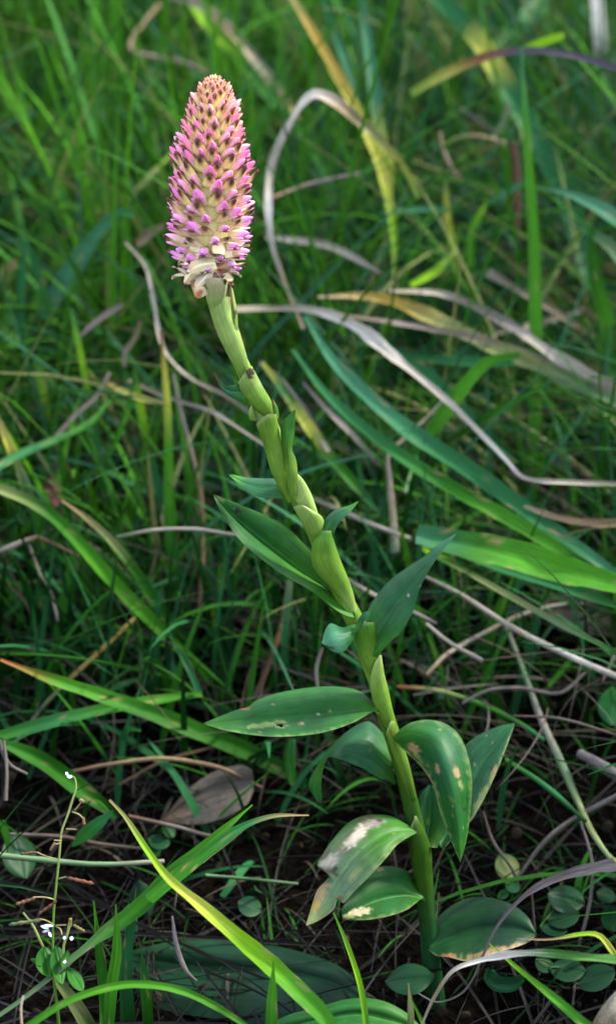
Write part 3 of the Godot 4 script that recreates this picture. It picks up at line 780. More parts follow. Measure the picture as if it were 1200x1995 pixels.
func undergrowth() -> void:
	var g := "broad leaves near the soil"
	broad_leaf("broad_leaf", "large dark leaf flat on the soil behind the bright yellow-green blade", "leaf", g, [[745, 1975, 690, 1905, 640, 1872, 533, 1842, 427, 1831, 331, 1835, 245, 1855], [745, 1980, 660, 1920, 560, 1895, 440, 1888, 340, 1880, 244, 1858], [740, 2000, 650, 2003, 560, 2006, 427, 1986, 330, 1970, 270, 1945, 243, 1862]], 1.07, 1.12, .02, -.02, .006, "murk>murk>leafdeep", M.leaf)  # its dimness is shade painted into the leaf colours
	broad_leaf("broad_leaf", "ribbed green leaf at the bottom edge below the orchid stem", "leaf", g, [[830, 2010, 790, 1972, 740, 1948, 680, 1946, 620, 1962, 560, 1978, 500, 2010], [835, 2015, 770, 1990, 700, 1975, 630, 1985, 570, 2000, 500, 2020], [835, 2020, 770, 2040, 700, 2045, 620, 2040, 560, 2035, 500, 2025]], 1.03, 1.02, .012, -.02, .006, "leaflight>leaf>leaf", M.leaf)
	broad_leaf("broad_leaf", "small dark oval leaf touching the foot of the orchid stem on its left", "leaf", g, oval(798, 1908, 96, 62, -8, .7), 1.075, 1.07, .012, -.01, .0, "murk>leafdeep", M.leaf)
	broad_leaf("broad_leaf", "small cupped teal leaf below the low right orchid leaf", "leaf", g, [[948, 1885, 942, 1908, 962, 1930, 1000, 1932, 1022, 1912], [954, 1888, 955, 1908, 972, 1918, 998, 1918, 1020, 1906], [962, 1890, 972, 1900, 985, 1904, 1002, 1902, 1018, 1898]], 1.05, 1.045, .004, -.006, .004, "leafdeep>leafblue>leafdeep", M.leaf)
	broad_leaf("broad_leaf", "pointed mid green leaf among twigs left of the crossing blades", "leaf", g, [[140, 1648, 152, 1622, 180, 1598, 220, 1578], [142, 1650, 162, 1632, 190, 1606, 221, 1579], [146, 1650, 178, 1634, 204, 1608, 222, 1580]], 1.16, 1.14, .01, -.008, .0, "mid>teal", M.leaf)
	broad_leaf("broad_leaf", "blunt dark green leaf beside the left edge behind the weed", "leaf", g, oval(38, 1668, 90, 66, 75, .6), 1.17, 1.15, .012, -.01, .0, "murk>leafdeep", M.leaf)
	broad_leaf("broad_leaf", "narrow pale green leaf at the left edge above the weed's pods", "leaf", g, [[-5, 1600, 2, 1620, 10, 1640, 14, 1665], [3, 1600, 10, 1622, 14, 1642, 14, 1665], [10, 1598, 19, 1622, 20, 1645, 15, 1666]], 1.16, 1.15, .004, -.004, .0, "light>mid", M.leaf)
	broad_leaf("broad_leaf", "round dark leaf at the right edge beneath the purple dry stem", "leaf", g, oval(1192, 1376, 74, 56, 95, .55), 1.25, 1.24, .012, -.012, .0, "leaf>teal", M.leaf)
	broad_leaf("broad_leaf", "blurred bright rounded leaf at the left edge level with the spike foot", "leaf", g, oval(12, 635, 100, 56, 70, .6), 1.62, 1.6, .012, -.012, .0, "mid>light", M.leaf)
	broad_leaf("broad_leaf", "small rounded leaf tip between the tuft and the bluish arched blade", "leaf", g, [[125, 575, 135, 555, 155, 545, 174, 542], [128, 585, 145, 568, 160, 556, 175, 544], [135, 592, 155, 582, 170, 562, 176, 546]], 1.6, 1.58, .01, -.01, .0, "mid>light", M.leaf)
	broad_leaf("broad_leaf", "yellow-green leaf tip with brown point at the left edge below the tuft", "leaf", g, [[-15, 570, -5, 535, 10, 515, 33, 503], [-5, 575, 8, 545, 20, 522, 34, 503], [5, 575, 20, 550, 30, 525, 35, 505]], 1.6, 1.56, .006, -.006, .0, "mid>olive>tan", M.leaf)
	broad_leaf("broad_leaf", "small rounded weed leaf in the shade right of the dead leaf", "leaf", g, oval(487, 1766, 50, 40, 20, .6), 1.13, 1.13, .01, -.01, .0, "murk>leafdeep", M.leaf)
	broad_leaf("broad_leaf", "yellowing small leaf in the dark gap right of the orchid", "leaf", g, oval(988, 1690, 60, 46, 60, .6), 1.17, 1.16, .01, -.01, .0, "deep>olive", M.leaf)
	broad_leaf("broad_leaf", "thin curved dark leaf hanging beside the orchid's drooping leaf tip", "leaf", g, [[560, 1440, 552, 1470, 556, 1500, 566, 1530], [566, 1440, 562, 1470, 566, 1500, 570, 1530], [576, 1440, 576, 1470, 576, 1500, 574, 1530]], 1.2, 1.19, .005, -.005, .0, "deep>mid", M.leaf)
	clover("three round dark leaflets under the pinkish dry blade at right", [[1102, 1752, 74, 54, 15], [1096, 1786, 66, 46, -8], [1078, 1810, 54, 28, 10]], .02, "murk>leafdeep")  # murk paints the low shade into these leaflets and those below
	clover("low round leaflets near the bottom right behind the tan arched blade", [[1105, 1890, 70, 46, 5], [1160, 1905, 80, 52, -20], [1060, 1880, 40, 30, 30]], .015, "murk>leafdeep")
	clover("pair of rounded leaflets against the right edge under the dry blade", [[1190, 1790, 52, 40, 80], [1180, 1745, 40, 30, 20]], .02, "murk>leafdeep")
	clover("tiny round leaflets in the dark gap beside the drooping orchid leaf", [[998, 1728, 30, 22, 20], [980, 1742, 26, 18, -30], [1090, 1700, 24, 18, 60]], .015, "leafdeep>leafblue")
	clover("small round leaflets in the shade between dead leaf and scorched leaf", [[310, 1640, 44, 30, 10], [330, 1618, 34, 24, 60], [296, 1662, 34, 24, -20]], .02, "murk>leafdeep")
	# dead leaves
	var dg := "dead leaves lying on the ground"
	broad_leaf("dead_leaf", "brown curled dead leaf on the soil left of the orchid", "dead leaf", dg, [[492, 1500, 470, 1490, 420, 1502, 370, 1535, 320, 1592], [494, 1520, 455, 1525, 410, 1540, 365, 1565, 318, 1596], [494, 1542, 480, 1568, 440, 1592, 385, 1606, 318, 1602]], 1.215, 1.21, .012, -.012, .008, "umber>umber>umber>brown", M.dead)
	broad_leaf("dead_leaf", "blurred brown dead leaf under the broad green blade at right", "dead leaf", dg, [[1200, 1150, 1150, 1140, 1090, 1150, 1055, 1180], [1215, 1195, 1150, 1190, 1095, 1190, 1055, 1190], [1210, 1240, 1150, 1238, 1090, 1228, 1056, 1200]], 1.36, 1.35, .012, -.012, .006, "brown>umber>umber>brown", M.dead, [[1110, 1205, 14, 10, 0, "dark", .8]])
	broad_leaf("dead_leaf", "dry split husk poking in at the bottom right corner", "dead leaf", dg, [[1140, 2025, 1160, 1980, 1185, 1945, 1215, 1915], [1160, 2030, 1180, 1985, 1200, 1955, 1220, 1930], [1190, 2030, 1205, 1990, 1215, 1965, 1228, 1940]], .93, .93, .002, -.004, -.006, "tan>dry>pale", M.dead)
	broad_leaf("dead_leaf", "white papery scrap at the right edge beside the broad blade", "dead leaf", dg, [[1180, 1118, 1192, 1102, 1205, 1095, 1220, 1090], [1183, 1122, 1196, 1112, 1208, 1106, 1222, 1100], [1188, 1126, 1200, 1122, 1212, 1120, 1224, 1115]], 1.36, 1.36, .002, -.002, .0, "white>white", M.dead)
	broad_leaf("dead_leaf", "dark red withered leaf on the left between two long blades", "dead leaf", dg, [[88, 938, 98, 930, 118, 960, 132, 1005], [86, 945, 98, 950, 112, 975, 130, 1008], [84, 950, 96, 972, 108, 990, 128, 1010]], 1.42, 1.4, .004, -.004, .0, "red>red>brown", M.dead)
	small_weed()


func tuft() -> void:
	var d := 1.95
	var foot := at(205, 470, ground_depth(205, 470, 0.0))
	var o := thing("grass_tuft", foot, "blurred bright green tuft of upright grass left of the flower spike", "grass tuft")
	for b in [
		["grassy>grassy>light>light", [20, 27, 27, 20], [205, 480, 212, 380, 216, 260, 222, 120, 226, -30]], ["grassy>grassy>light", [17, 23, 23, 17], [195, 480, 192, 380, 190, 260, 192, 120, 190, -30]],
		["grassy>grassy>light", [17, 30, 27, 3], [185, 470, 172, 390, 160, 280, 150, 185]], ["grassy>grassy>lime", [13, 17, 17, 3], [205, 420, 190, 300, 175, 160, 162, 58]],
		["grassy>grassy>mid", [17, 23, 20, 3], [215, 480, 235, 400, 250, 300, 252, 180]], ["grassy>grassy>light", [17, 23, 17, 2], [170, 480, 150, 420, 120, 340, 95, 260]],
		["grassy>grassy>mid", [17, 23, 20, 2], [222, 480, 255, 430, 300, 340, 330, 240]], ["grassy>grassy>light", [17, 20, 17, 2], [200, 480, 202, 400, 195, 320, 178, 230]],
		["grassy>grassy>light", [13, 20, 17, 2], [225, 470, 245, 420, 258, 330, 280, 250]], ["grassy>grassy>mid", [13, 23, 17, 2], [180, 480, 165, 440, 140, 390, 130, 330]],
		["grassy>grassy>light", [17, 27, 20, 2], [80, 500, 90, 440, 100, 390, 118, 345]], ["grassy>grassy>light", [13, 20, 20, 10], [212, 480, 222, 380, 240, 220, 236, 60, 240, -20]],
		["grassy>grassy>mid", [17, 23, 20, 2], [190, 490, 178, 420, 170, 360, 150, 300]], ["grassy>grassy>olive", [13, 20, 17, 2], [230, 480, 262, 440, 300, 390, 345, 320]],
	]:
		put("blade", blade_mesh(b[2], b[1], b[0], d + rng.randf_range(-.05, .03), d + rng.randf_range(-.1, .0), .3, foot, rng.randf_range(-.4, .4)), M.grass, o)


# ---------------------------------------------------------------- blades that stand out one by one

func blades() -> void:  # some yellow and lime stretches paint sunlight into the blades
	var G := "grass_leaf"
	var D := "dry_grass_leaf"
	var S := "grass_stalk"
	var X := "dry_stalk"
	var T := "twig"
	# nearest
	blade(G, "bright yellow-green blade crossing the bottom left, its thin tip dried", "light>light>lime>yel>lime>tan", [28, 36, 37, 27, 18, 12, 5], .93, .98, [650, 2020, 635, 1985, 590, 1938, 530, 1882, 460, 1822, 390, 1762, 330, 1712, 290, 1660, 245, 1592, 214, 1558], .25)  # the yellow stretch is a sunlit highlight put into the colour
	blade(G, "forked green blade rising from the bottom left corner, upper prong", "sage>sage>mid>mid>light", [8, 9, 12, 30, 32, 20, 3], .96, 1.02, [-30, 1998, 60, 1935, 185, 1832, 270, 1768, 345, 1694, 420, 1630, 492, 1568], .3)
	blade(G, "lower prong of the forked blade, ending in a dry thread", "mid>mid>teal>tan", [22, 28, 22, 10, 3], .985, 1.03, [290, 1752, 350, 1702, 410, 1655, 470, 1612, 530, 1590, 602, 1588], .3)
	blade(D, "rusty dead strip along the forked blade", "tan>rust>brown", [6, 10, 6], 1.035, 1.04, [395, 1680, 430, 1650, 488, 1604], .3)
	blade(G, "arched light green blade along the bottom left edge", "mid>light>light>mid", [14, 14, 15, 15, 10], .92, .95, [40, 2010, 130, 1952, 220, 1922, 290, 1918, 360, 1932, 430, 1966, 490, 2005], .35)
	blade(G, "narrow upright blade left of the yellow-green blade's foot", "mid>mid>light", [22, 20, 3], 1.0, .99, [208, 2010, 200, 1900, 183, 1755], .2)
	blade(G, "brighter upright blade just right of the narrow upright one", "mid>light>light", [20, 26, 18, 3], .98, .97, [212, 2010, 217, 1930, 228, 1850, 226, 1762], .2)
	blade(G, "short upright shaded blade under the arched light green blade", "deep>mid>teal", [22, 22, 3], 1.02, 1.01, [290, 2010, 285, 1930, 276, 1850], .2)
	blade(G, "tall dim blade standing behind the two upright blades", "deep>teal>deep", [30, 26, 18, 6], 1.06, 1.06, [250, 1990, 246, 1880, 258, 1790, 266, 1730], .2)
	blade(G, "short pointed blade at the bottom under the yellow-green blade", "mid>light>light", [24, 20, 3], .93, .93, [528, 2020, 530, 1950, 533, 1872], .2)
	blade(G, "slender bright blade rising left of the orchid's lowest leaf", "light>lime>light", [12, 12, 10, 3], .97, .98, [716, 2020, 704, 1930, 680, 1850, 650, 1778], .2)
	blade(G, "short brownish green spike at the bottom beside the tan arch", "mid>olive>tan", [14, 12, 2], .96, .96, [798, 2020, 800, 1970, 795, 1915], .2)
	blade(G, "tiny leaning blade beside the brownish green spike", "light>light", [9, 3], .955, .955, [832, 2010, 800, 1945], .2)
	blade(G, "leaning olive blade behind the weed's foot", "deep>olive>mid", [34, 30, 22, 8], 1.01, 1.0, [185, 2020, 150, 1960, 118, 1915, 100, 1880], .3)
	blade(D, "tan arched blade at the bottom right turning green at its root", "light>light>light>white>white>tan>pale", [22, 22, 20, 18, 13, 10, 5], .93, .95, [1230, 1872, 1150, 1866, 1100, 1860, 1040, 1856, 985, 1860, 930, 1872, 882, 1892, 846, 1942, 822, 1995], .6)
	blade(D, "pinkish brown dry blade curving in from the right edge", "mauve>mauve>mauve>grey>grey", [34, 28, 18, 9, 7, 5, 3], .97, 1.03, [1230, 1680, 1150, 1692, 1070, 1716, 1015, 1750, 970, 1802, 940, 1862, 920, 1908, 895, 1938, 850, 1952, 815, 1935], .3)
	blade(G, "slim green blade slanting down to the bottom right from the tan arch", "mid>light>lime", [24, 18, 10, 2], .92, .96, [1165, 2020, 1080, 1945, 1010, 1888, 952, 1838], .3)
	blade(G, "curled yellow tip of a blade at the right edge above the tan arch", "light>yel>lime>tan>grey", [14, 14, 9, 6, 2], .95, .96, [1215, 1895, 1190, 1850, 1165, 1822, 1130, 1820, 1070, 1830, 1006, 1828], .3)
	blade(G, "tiny yellow blade tip at the right edge above the pinkish dry blade", "lime>yel", [10, 2], .95, .95, [1220, 1700, 1188, 1664], .3)
	stalk(S, "white bent stem end in the bottom left corner", "tan>pale", [4, 4], .92, .92, [44, 2010, 42, 1960, 47, 1940])
	# left middle
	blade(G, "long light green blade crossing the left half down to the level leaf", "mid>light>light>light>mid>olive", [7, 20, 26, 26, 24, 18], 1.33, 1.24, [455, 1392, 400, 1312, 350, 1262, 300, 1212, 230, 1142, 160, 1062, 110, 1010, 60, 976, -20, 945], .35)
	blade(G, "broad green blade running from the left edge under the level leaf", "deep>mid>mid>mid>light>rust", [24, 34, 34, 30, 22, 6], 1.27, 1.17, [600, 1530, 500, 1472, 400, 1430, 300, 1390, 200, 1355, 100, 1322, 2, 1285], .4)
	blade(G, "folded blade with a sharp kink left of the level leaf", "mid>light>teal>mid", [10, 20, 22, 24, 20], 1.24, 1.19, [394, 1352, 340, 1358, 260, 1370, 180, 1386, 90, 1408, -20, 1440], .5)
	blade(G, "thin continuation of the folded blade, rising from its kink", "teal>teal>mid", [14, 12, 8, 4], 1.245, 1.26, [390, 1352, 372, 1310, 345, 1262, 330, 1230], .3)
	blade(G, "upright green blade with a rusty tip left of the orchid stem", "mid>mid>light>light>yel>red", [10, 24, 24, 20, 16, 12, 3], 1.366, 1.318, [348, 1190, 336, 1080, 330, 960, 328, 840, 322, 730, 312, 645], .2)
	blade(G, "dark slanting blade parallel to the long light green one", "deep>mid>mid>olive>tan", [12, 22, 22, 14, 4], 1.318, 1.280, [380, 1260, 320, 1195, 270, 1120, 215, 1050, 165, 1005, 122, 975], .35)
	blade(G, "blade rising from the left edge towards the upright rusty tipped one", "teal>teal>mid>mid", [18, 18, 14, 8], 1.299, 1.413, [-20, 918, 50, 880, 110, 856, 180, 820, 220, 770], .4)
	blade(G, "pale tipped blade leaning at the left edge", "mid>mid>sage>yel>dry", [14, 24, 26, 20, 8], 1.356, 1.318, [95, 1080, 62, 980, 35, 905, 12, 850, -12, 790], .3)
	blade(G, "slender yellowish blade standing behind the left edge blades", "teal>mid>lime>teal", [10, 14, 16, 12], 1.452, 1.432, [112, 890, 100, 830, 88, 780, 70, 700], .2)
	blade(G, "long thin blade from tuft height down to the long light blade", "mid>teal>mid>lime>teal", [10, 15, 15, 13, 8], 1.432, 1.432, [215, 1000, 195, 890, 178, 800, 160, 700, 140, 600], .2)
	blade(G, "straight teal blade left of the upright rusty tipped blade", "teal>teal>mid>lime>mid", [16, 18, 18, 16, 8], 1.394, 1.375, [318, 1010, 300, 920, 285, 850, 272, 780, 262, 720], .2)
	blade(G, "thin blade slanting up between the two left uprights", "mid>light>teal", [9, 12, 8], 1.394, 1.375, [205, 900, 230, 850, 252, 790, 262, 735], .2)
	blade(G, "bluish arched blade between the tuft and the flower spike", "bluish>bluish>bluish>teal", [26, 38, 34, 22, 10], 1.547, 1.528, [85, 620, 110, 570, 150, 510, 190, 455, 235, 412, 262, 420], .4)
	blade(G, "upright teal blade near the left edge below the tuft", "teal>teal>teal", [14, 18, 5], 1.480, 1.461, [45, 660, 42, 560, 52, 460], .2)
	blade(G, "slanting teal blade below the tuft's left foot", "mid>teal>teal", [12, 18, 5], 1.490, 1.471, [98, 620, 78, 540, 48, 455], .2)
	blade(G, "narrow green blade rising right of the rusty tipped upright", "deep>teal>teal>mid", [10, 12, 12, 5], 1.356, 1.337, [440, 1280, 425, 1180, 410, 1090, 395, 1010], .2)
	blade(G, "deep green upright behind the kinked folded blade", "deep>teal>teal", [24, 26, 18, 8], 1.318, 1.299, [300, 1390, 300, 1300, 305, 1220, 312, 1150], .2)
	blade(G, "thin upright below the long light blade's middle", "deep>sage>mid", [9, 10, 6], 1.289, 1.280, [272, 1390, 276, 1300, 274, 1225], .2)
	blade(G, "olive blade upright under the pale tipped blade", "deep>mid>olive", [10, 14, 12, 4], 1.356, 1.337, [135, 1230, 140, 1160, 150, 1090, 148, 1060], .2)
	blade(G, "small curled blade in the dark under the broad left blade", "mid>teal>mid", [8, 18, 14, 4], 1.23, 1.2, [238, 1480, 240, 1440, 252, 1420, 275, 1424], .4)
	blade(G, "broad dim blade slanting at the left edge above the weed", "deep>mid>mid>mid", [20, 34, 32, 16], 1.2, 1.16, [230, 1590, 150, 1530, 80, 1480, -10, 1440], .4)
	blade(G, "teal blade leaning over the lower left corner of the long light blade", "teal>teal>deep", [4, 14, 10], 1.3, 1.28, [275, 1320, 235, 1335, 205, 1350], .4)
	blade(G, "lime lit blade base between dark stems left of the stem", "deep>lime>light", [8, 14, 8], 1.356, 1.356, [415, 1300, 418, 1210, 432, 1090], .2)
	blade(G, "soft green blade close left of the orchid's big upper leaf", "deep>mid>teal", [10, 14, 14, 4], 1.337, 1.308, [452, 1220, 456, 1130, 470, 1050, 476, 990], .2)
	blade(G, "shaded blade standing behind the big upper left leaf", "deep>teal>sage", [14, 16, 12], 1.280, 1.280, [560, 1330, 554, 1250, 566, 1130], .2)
	# dry things on the left
	blade(D, "grey dry blade slanting from the spike foot to the upper stem", "grey>pale>pale>dry>grey", [6, 10, 10, 9, 7], 1.432, 1.356, [245, 472, 285, 520, 300, 590, 320, 680, 370, 735, 440, 770, 520, 830], .35)
	blade(D, "thin grey dry blade left of the orchid's clasping leaves", "tan>mauve>pale>grey", [8, 9, 9, 7], 1.385, 1.318, [250, 740, 330, 775, 410, 800, 460, 830, 520, 870], .35)
	blade(D, "short pinkish curled strip left of the grey dry blade", "pale>dry>tan", [8, 16, 14, 8], 1.452, 1.432, [245, 715, 242, 690, 262, 660, 274, 625], .3)
	blade(D, "mauve dry blade leaning right below the tuft", "mauve>mauve>grey", [8, 16, 12], 1.480, 1.490, [150, 660, 190, 625, 238, 592], .4)
	blade(D, "long faint dry stalk crossing the left uprights", "grey>mauve>grey>mauve", [9, 10, 10, 7], 1.404, 1.432, [110, 850, 150, 805, 190, 770, 215, 725], .35)
	blade(D, "yellow patched dry blade joining the rusty tipped upright", "gold>yel>yel>tan", [7, 13, 13, 7], 1.394, 1.356, [210, 745, 250, 765, 285, 778, 318, 785], .35)
	stalk(X, "pale thin stalk lying level behind the big upper left leaf", "sage>pale>pale>grey", [9, 9, 9, 8], 0.135, 0.155, [228, 1047, 300, 1033, 380, 1031, 465, 1044])
	stalk(X, "tan stem standing between the rusty upright and the orchid", "brown>tan>tan>grey>grey", [10, 11, 11, 9, 7], 1.337, 1.385, [388, 1200, 396, 1080, 394, 980, 376, 890, 352, 800, 338, 730])
	stalk(X, "reddish stem leaning up behind the level leaf", "brown>rust>sage", [11, 12, 12, 9], 1.280, 1.299, [498, 1360, 525, 1290, 548, 1220, 562, 1130])
	stalk(X, "knuckled tan stalk poking in at the left edge", "dry>pale>tan", [11, 14, 11], 1.299, 1.289, [-20, 1082, 40, 1058, 76, 1046])
	stalk(X, "brown bent stalk running right from the tan knuckle", "brown>brown", [9, 6], 1.299, 1.308, [74, 1046, 110, 1062, 155, 1085])
	stalk(X, "mauve stem hanging below the tan knuckle", "grey>mauve>mauve", [7, 10, 6], 1.299, 1.280, [58, 1062, 78, 1120, 100, 1160, 114, 1210])
	stalk(X, "yellowed straight straw in the shade below the long light blade", "grey>sage>gold>gold", [8, 10, 12, 8], 1.242, 1.299, [20, 1460, 90, 1370, 150, 1310, 210, 1255, 262, 1205])
	stalk(X, "mauve dead stem near the drooping tip of the leaf behind", "grey>mauve>grey", [8, 9, 7], 1.22, 1.22, [618, 1340, 616, 1300, 628, 1262])
	stalk(T, "brown twig arching across the soil above the dead leaf", "brown>tan>tan>brown", [9, 11, 11, 8], 1.2, 1.22, [130, 1506, 210, 1490, 310, 1478, 380, 1485, 440, 1500, 510, 1535])
	stalk(T, "thin brown twig forking up right from the arched twig", "brown>tan>brown", [6, 8, 5], 1.22, 1.25, [230, 1530, 320, 1482, 400, 1460, 455, 1442])
	stalk(S, "pale green straw lying level across the bottom left", "sage>sage>sage>grey", [12, 12, 10, 9], 1.07, 1.1, [-20, 1664, 80, 1675, 200, 1684, 320, 1678])
	stalk(T, "dark twig behind the pale green straw", "brown>grey>brown", [10, 10, 8], 1.17, 1.2, [250, 1590, 340, 1610, 420, 1630, 470, 1622])
	stalk(T, "long faint twig in the shade below the arched twig", "grey>brown>grey", [8, 9, 7], 1.16, 1.18, [20, 1625, 120, 1630, 200, 1645, 300, 1655])
	stalk(T, "grey twig bending down at the left edge", "grey>mauve>grey", [9, 10, 6], 1.12, 1.14, [-10, 1410, 4, 1460, 20, 1490, 54, 1508])
	stalk(T, "grey upright twig at the left edge beside the bent one", "grey>grey", [9, 8], 1.12, 1.13, [12, 1560, 14, 1500, 8, 1440])
	stalk(S, "thin green straw in the dark right of the forked blade", "sage>deep>sage", [6, 7, 5], 1.13, 1.16, [400, 1705, 480, 1712, 580, 1722])
	stalk(T, "small mauve dry curl over the large dark leaf", "mauve>mauve>grey", [6, 12, 14, 5], 1.06, 1.04, [336, 1785, 344, 1840, 362, 1890, 384, 1912])
	# right middle
	blade(G, "tall upright blade standing right of centre", "mid>light>light>light>light>bluish", [22, 25, 26, 24, 20, 14, 6], 1.452, 1.423, [1030, 985, 1036, 900, 1045, 750, 1042, 600, 1040, 480, 1028, 300, 1014, 90], .2)
	blade(G, "arched bluish blade entering from the right behind the tall upright", "teal>bluish>bluish>teal", [34, 34, 26, 14, 4], 1.356, 1.509, [1240, 455, 1200, 424, 1150, 394, 1100, 374, 1045, 364], .4)
	blade(D, "long pale dry blade sweeping across and kinked at the right", "pale>pale>white>pale>pale>white>pale>dry", [10, 12, 11, 12, 14, 18, 32, 22, 16, 16], 0.135, 0.205, [1230, 942, 1120, 940, 1020, 930, 985, 895, 930, 838, 860, 770, 780, 705, 700, 640, 620, 606, 540, 600, 450, 602], .3)
	blade(G, "olive broad blade fading green towards the right edge", "sage>sage>olive>olive>gold>dry", [36, 36, 38, 38, 26, 8], 0.130, 0.185, [1240, 798, 1150, 760, 1050, 712, 950, 672, 850, 622, 740, 580, 620, 578], .4)
	blade(D, "white dry blade above the olive one", "dry>pale>pale>mauve>pale>dry", [44, 34, 24, 20, 18, 9], 0.130, 0.195, [1240, 770, 1160, 738, 1090, 698, 1010, 644, 930, 598, 860, 572, 760, 566], .4)
	blade(D, "second dry blade under the olive one", "grey>dry>mauve>tan", [20, 20, 14, 8], 0.145, 0.185, [1090, 720, 1000, 680, 900, 652, 780, 630, 660, 612], .4)
	blade(D, "dry split stem with pale frayed end right of the tall upright's middle", "tan>dry>dry>pale", [10, 14, 16, 24], 1.547, 1.528, [1160, 655, 1090, 612, 1010, 565, 950, 530], .4)
	blade(D, "faded dry blade leaning up right behind the tall upright", "dry>dry>grey", [16, 18, 8], 1.528, 1.585, [930, 660, 1040, 632, 1150, 600], .4)
	blade(G, "grey-green long blade lying from centre to lower right", "bluish>teal>teal>bluish>bluish", [16, 30, 34, 34, 26, 10], 0.110, 0.185, [1210, 1125, 1100, 1048, 1000, 975, 900, 905, 800, 840, 700, 755, 640, 690, 595, 615], .4)
	blade(G, "second long green blade lying below the grey-green one", "mid>light>mid>teal>teal", [12, 26, 28, 26, 20, 8], 0.105, 0.175, [1230, 1140, 1100, 1075, 1000, 1015, 900, 960, 800, 900, 700, 825, 630, 760, 570, 680], .4)
	blade(G, "third long blade with a yellow spot, lowest of the lying ones", "teal>mid>mid>yel>teal>yel", [8, 20, 22, 22, 18, 7], 0.105, 0.175, [740, 1000, 680, 930, 630, 870, 580, 800, 545, 750, 510, 705], .4)
	blade(G, "dark lying blade between the olive and grey-green ones", "deep>teal>teal>deep", [12, 26, 28, 14], 0.115, 0.165, [1010, 900, 930, 830, 850, 745, 780, 690, 700, 660], .4)
	blade(G, "level teal blade crossing under the olive blade", "teal>teal>teal", [10, 22, 12], 0.145, 0.155, [780, 690, 880, 702, 1000, 708], .4)
	blade(G, "broad flat light green blade folded at its left end", "light>light>light>mid>bluish", [30, 44, 54, 58, 56, 50, 40], 0.135, 0.160, [1240, 1150, 1170, 1128, 1090, 1108, 1010, 1082, 930, 1064, 860, 1050, 812, 1040], .45)
	blade(G, "folded under end of the broad flat blade", "mid>lime>mid", [10, 22, 14], 1.337, 1.347, [808, 1030, 830, 1065, 880, 1090], .2)
	blade(G, "blade showing beneath the broad flat light green one", "mid>teal>teal>mid", [8, 22, 22, 14], 0.115, 0.125, [1240, 1195, 1120, 1150, 1000, 1112, 880, 1072], .4)
	blade(G, "lit blade rising right from centre to the tall upright", "mid>light>light>mid", [22, 30, 26, 14], 0.125, 0.205, [800, 890, 850, 825, 905, 750, 950, 706, 1010, 692], .35)
	blade(G, "dark slim blade under the lit rising one", "deep>mid>mid", [10, 20, 8], 0.115, 0.185, [860, 870, 950, 812, 1060, 750], .35)
	stalk(X, "angled dry stem with a knee at centre right", "sage>dry>grey>dry>sage", [24, 18, 13, 10, 8], 1.299, 1.356, [770, 1080, 765, 1000, 758, 930, 756, 885, 785, 858, 830, 815, 866, 776])
	stalk(S, "thin green stem beside the knee stem", "sage>mid", [8, 6], 1.318, 1.337, [788, 960, 800, 920, 812, 890])
	blade(D, "grey dry streak between the long lying blades and the orchid", "pale>mauve>pale>grey", [10, 20, 24, 10], 0.135, 0.175, [640, 880, 590, 800, 545, 740, 505, 705], .4)
	blade(D, "thin mauve dead stalk along the lying green blades", "grey>mauve>pale>mauve", [9, 13, 13, 8], 0.125, 0.165, [740, 905, 690, 850, 630, 790, 590, 745], .4)
	blade(D, "tan dry strip crossing the dark gap below the tall upright", "dry>tan>tan>dry", [22, 22, 18, 8], 0.125, 0.135, [1240, 1018, 1150, 1018, 1080, 1006, 1020, 985], .4)
	stalk(X, "long white straw lying from the stem to the right edge", "pale>white>pale>pale>grey", [15, 15, 14, 11, 8], 0.085, 0.105, [1230, 1330, 1130, 1288, 1050, 1250, 985, 1215, 900, 1160, 820, 1120])
	stalk(X, "broken grey straw end pointing at the white one", "mauve>pale", [12, 8], 0.085, 0.095, [940, 1288, 880, 1255, 830, 1215])
	stalk(X, "arched dry stem crossing the long white straw", "tan>pale>dry>pale>grey", [10, 12, 11, 9, 7], 1.242, 1.318, [830, 1315, 870, 1275, 940, 1235, 1010, 1200, 1080, 1180, 1150, 1176])
	stalk(X, "grey straw behind the big right orchid leaf", "grey>pale>pale", [11, 12, 10], 0.095, 0.115, [560, 950, 640, 985, 720, 1020, 800, 1050])
	stalk(X, "pale straw passing behind the orchid below its hooded leaf", "grey>pale>pale>grey", [9, 10, 9, 7], 0.095, 0.095, [660, 1120, 740, 1165, 800, 1190, 850, 1215])
	stalk(S, "green stem with a reddish start right of the orchid's narrow waist", "rust>olive>mid>mid>teal", [6, 9, 9, 9, 8], 1.27, 1.2, [775, 1338, 850, 1345, 930, 1370, 1010, 1408, 1060, 1442])
	stalk(S, "lower part of the green stem behind the right leaf", "mid>teal>deep", [8, 11, 8], 1.2, 1.15, [985, 1480, 1060, 1530, 1140, 1600])
	stalk(S, "pale jointed stem falling to the right edge", "grey>sage>grey>sage>olive>sage", [8, 10, 14, 16, 12, 10], 1.3, 1.12, [985, 1218, 1020, 1310, 1055, 1405, 1085, 1470, 1120, 1550, 1155, 1625, 1200, 1690])
	stalk(X, "bluish mauve dry stem at the right edge", "mauve>mauve>mauve", [24, 30, 28], 1.19, 1.16, [1128, 1468, 1165, 1488, 1230, 1530])
	stalk(T, "grey twig slanting up to the bluish mauve stem", "grey>grey>mauve", [8, 13, 15], 1.16, 1.17, [1008, 1710, 1060, 1640, 1110, 1600, 1220, 1540])
	stalk(T, "thin grey twig looping in the shade right of the pale jointed stem", "grey>mauve>grey", [6, 9, 9, 6], 1.22, 1.25, [900, 1370, 950, 1345, 1010, 1340, 1090, 1350, 1140, 1310])
	stalk(T, "hanging grey root-like twig at lower right", "grey>mauve>grey", [7, 9, 9, 7], 1.13, 1.12, [1130, 1600, 1152, 1680, 1148, 1760, 1125, 1850, 1115, 1960])
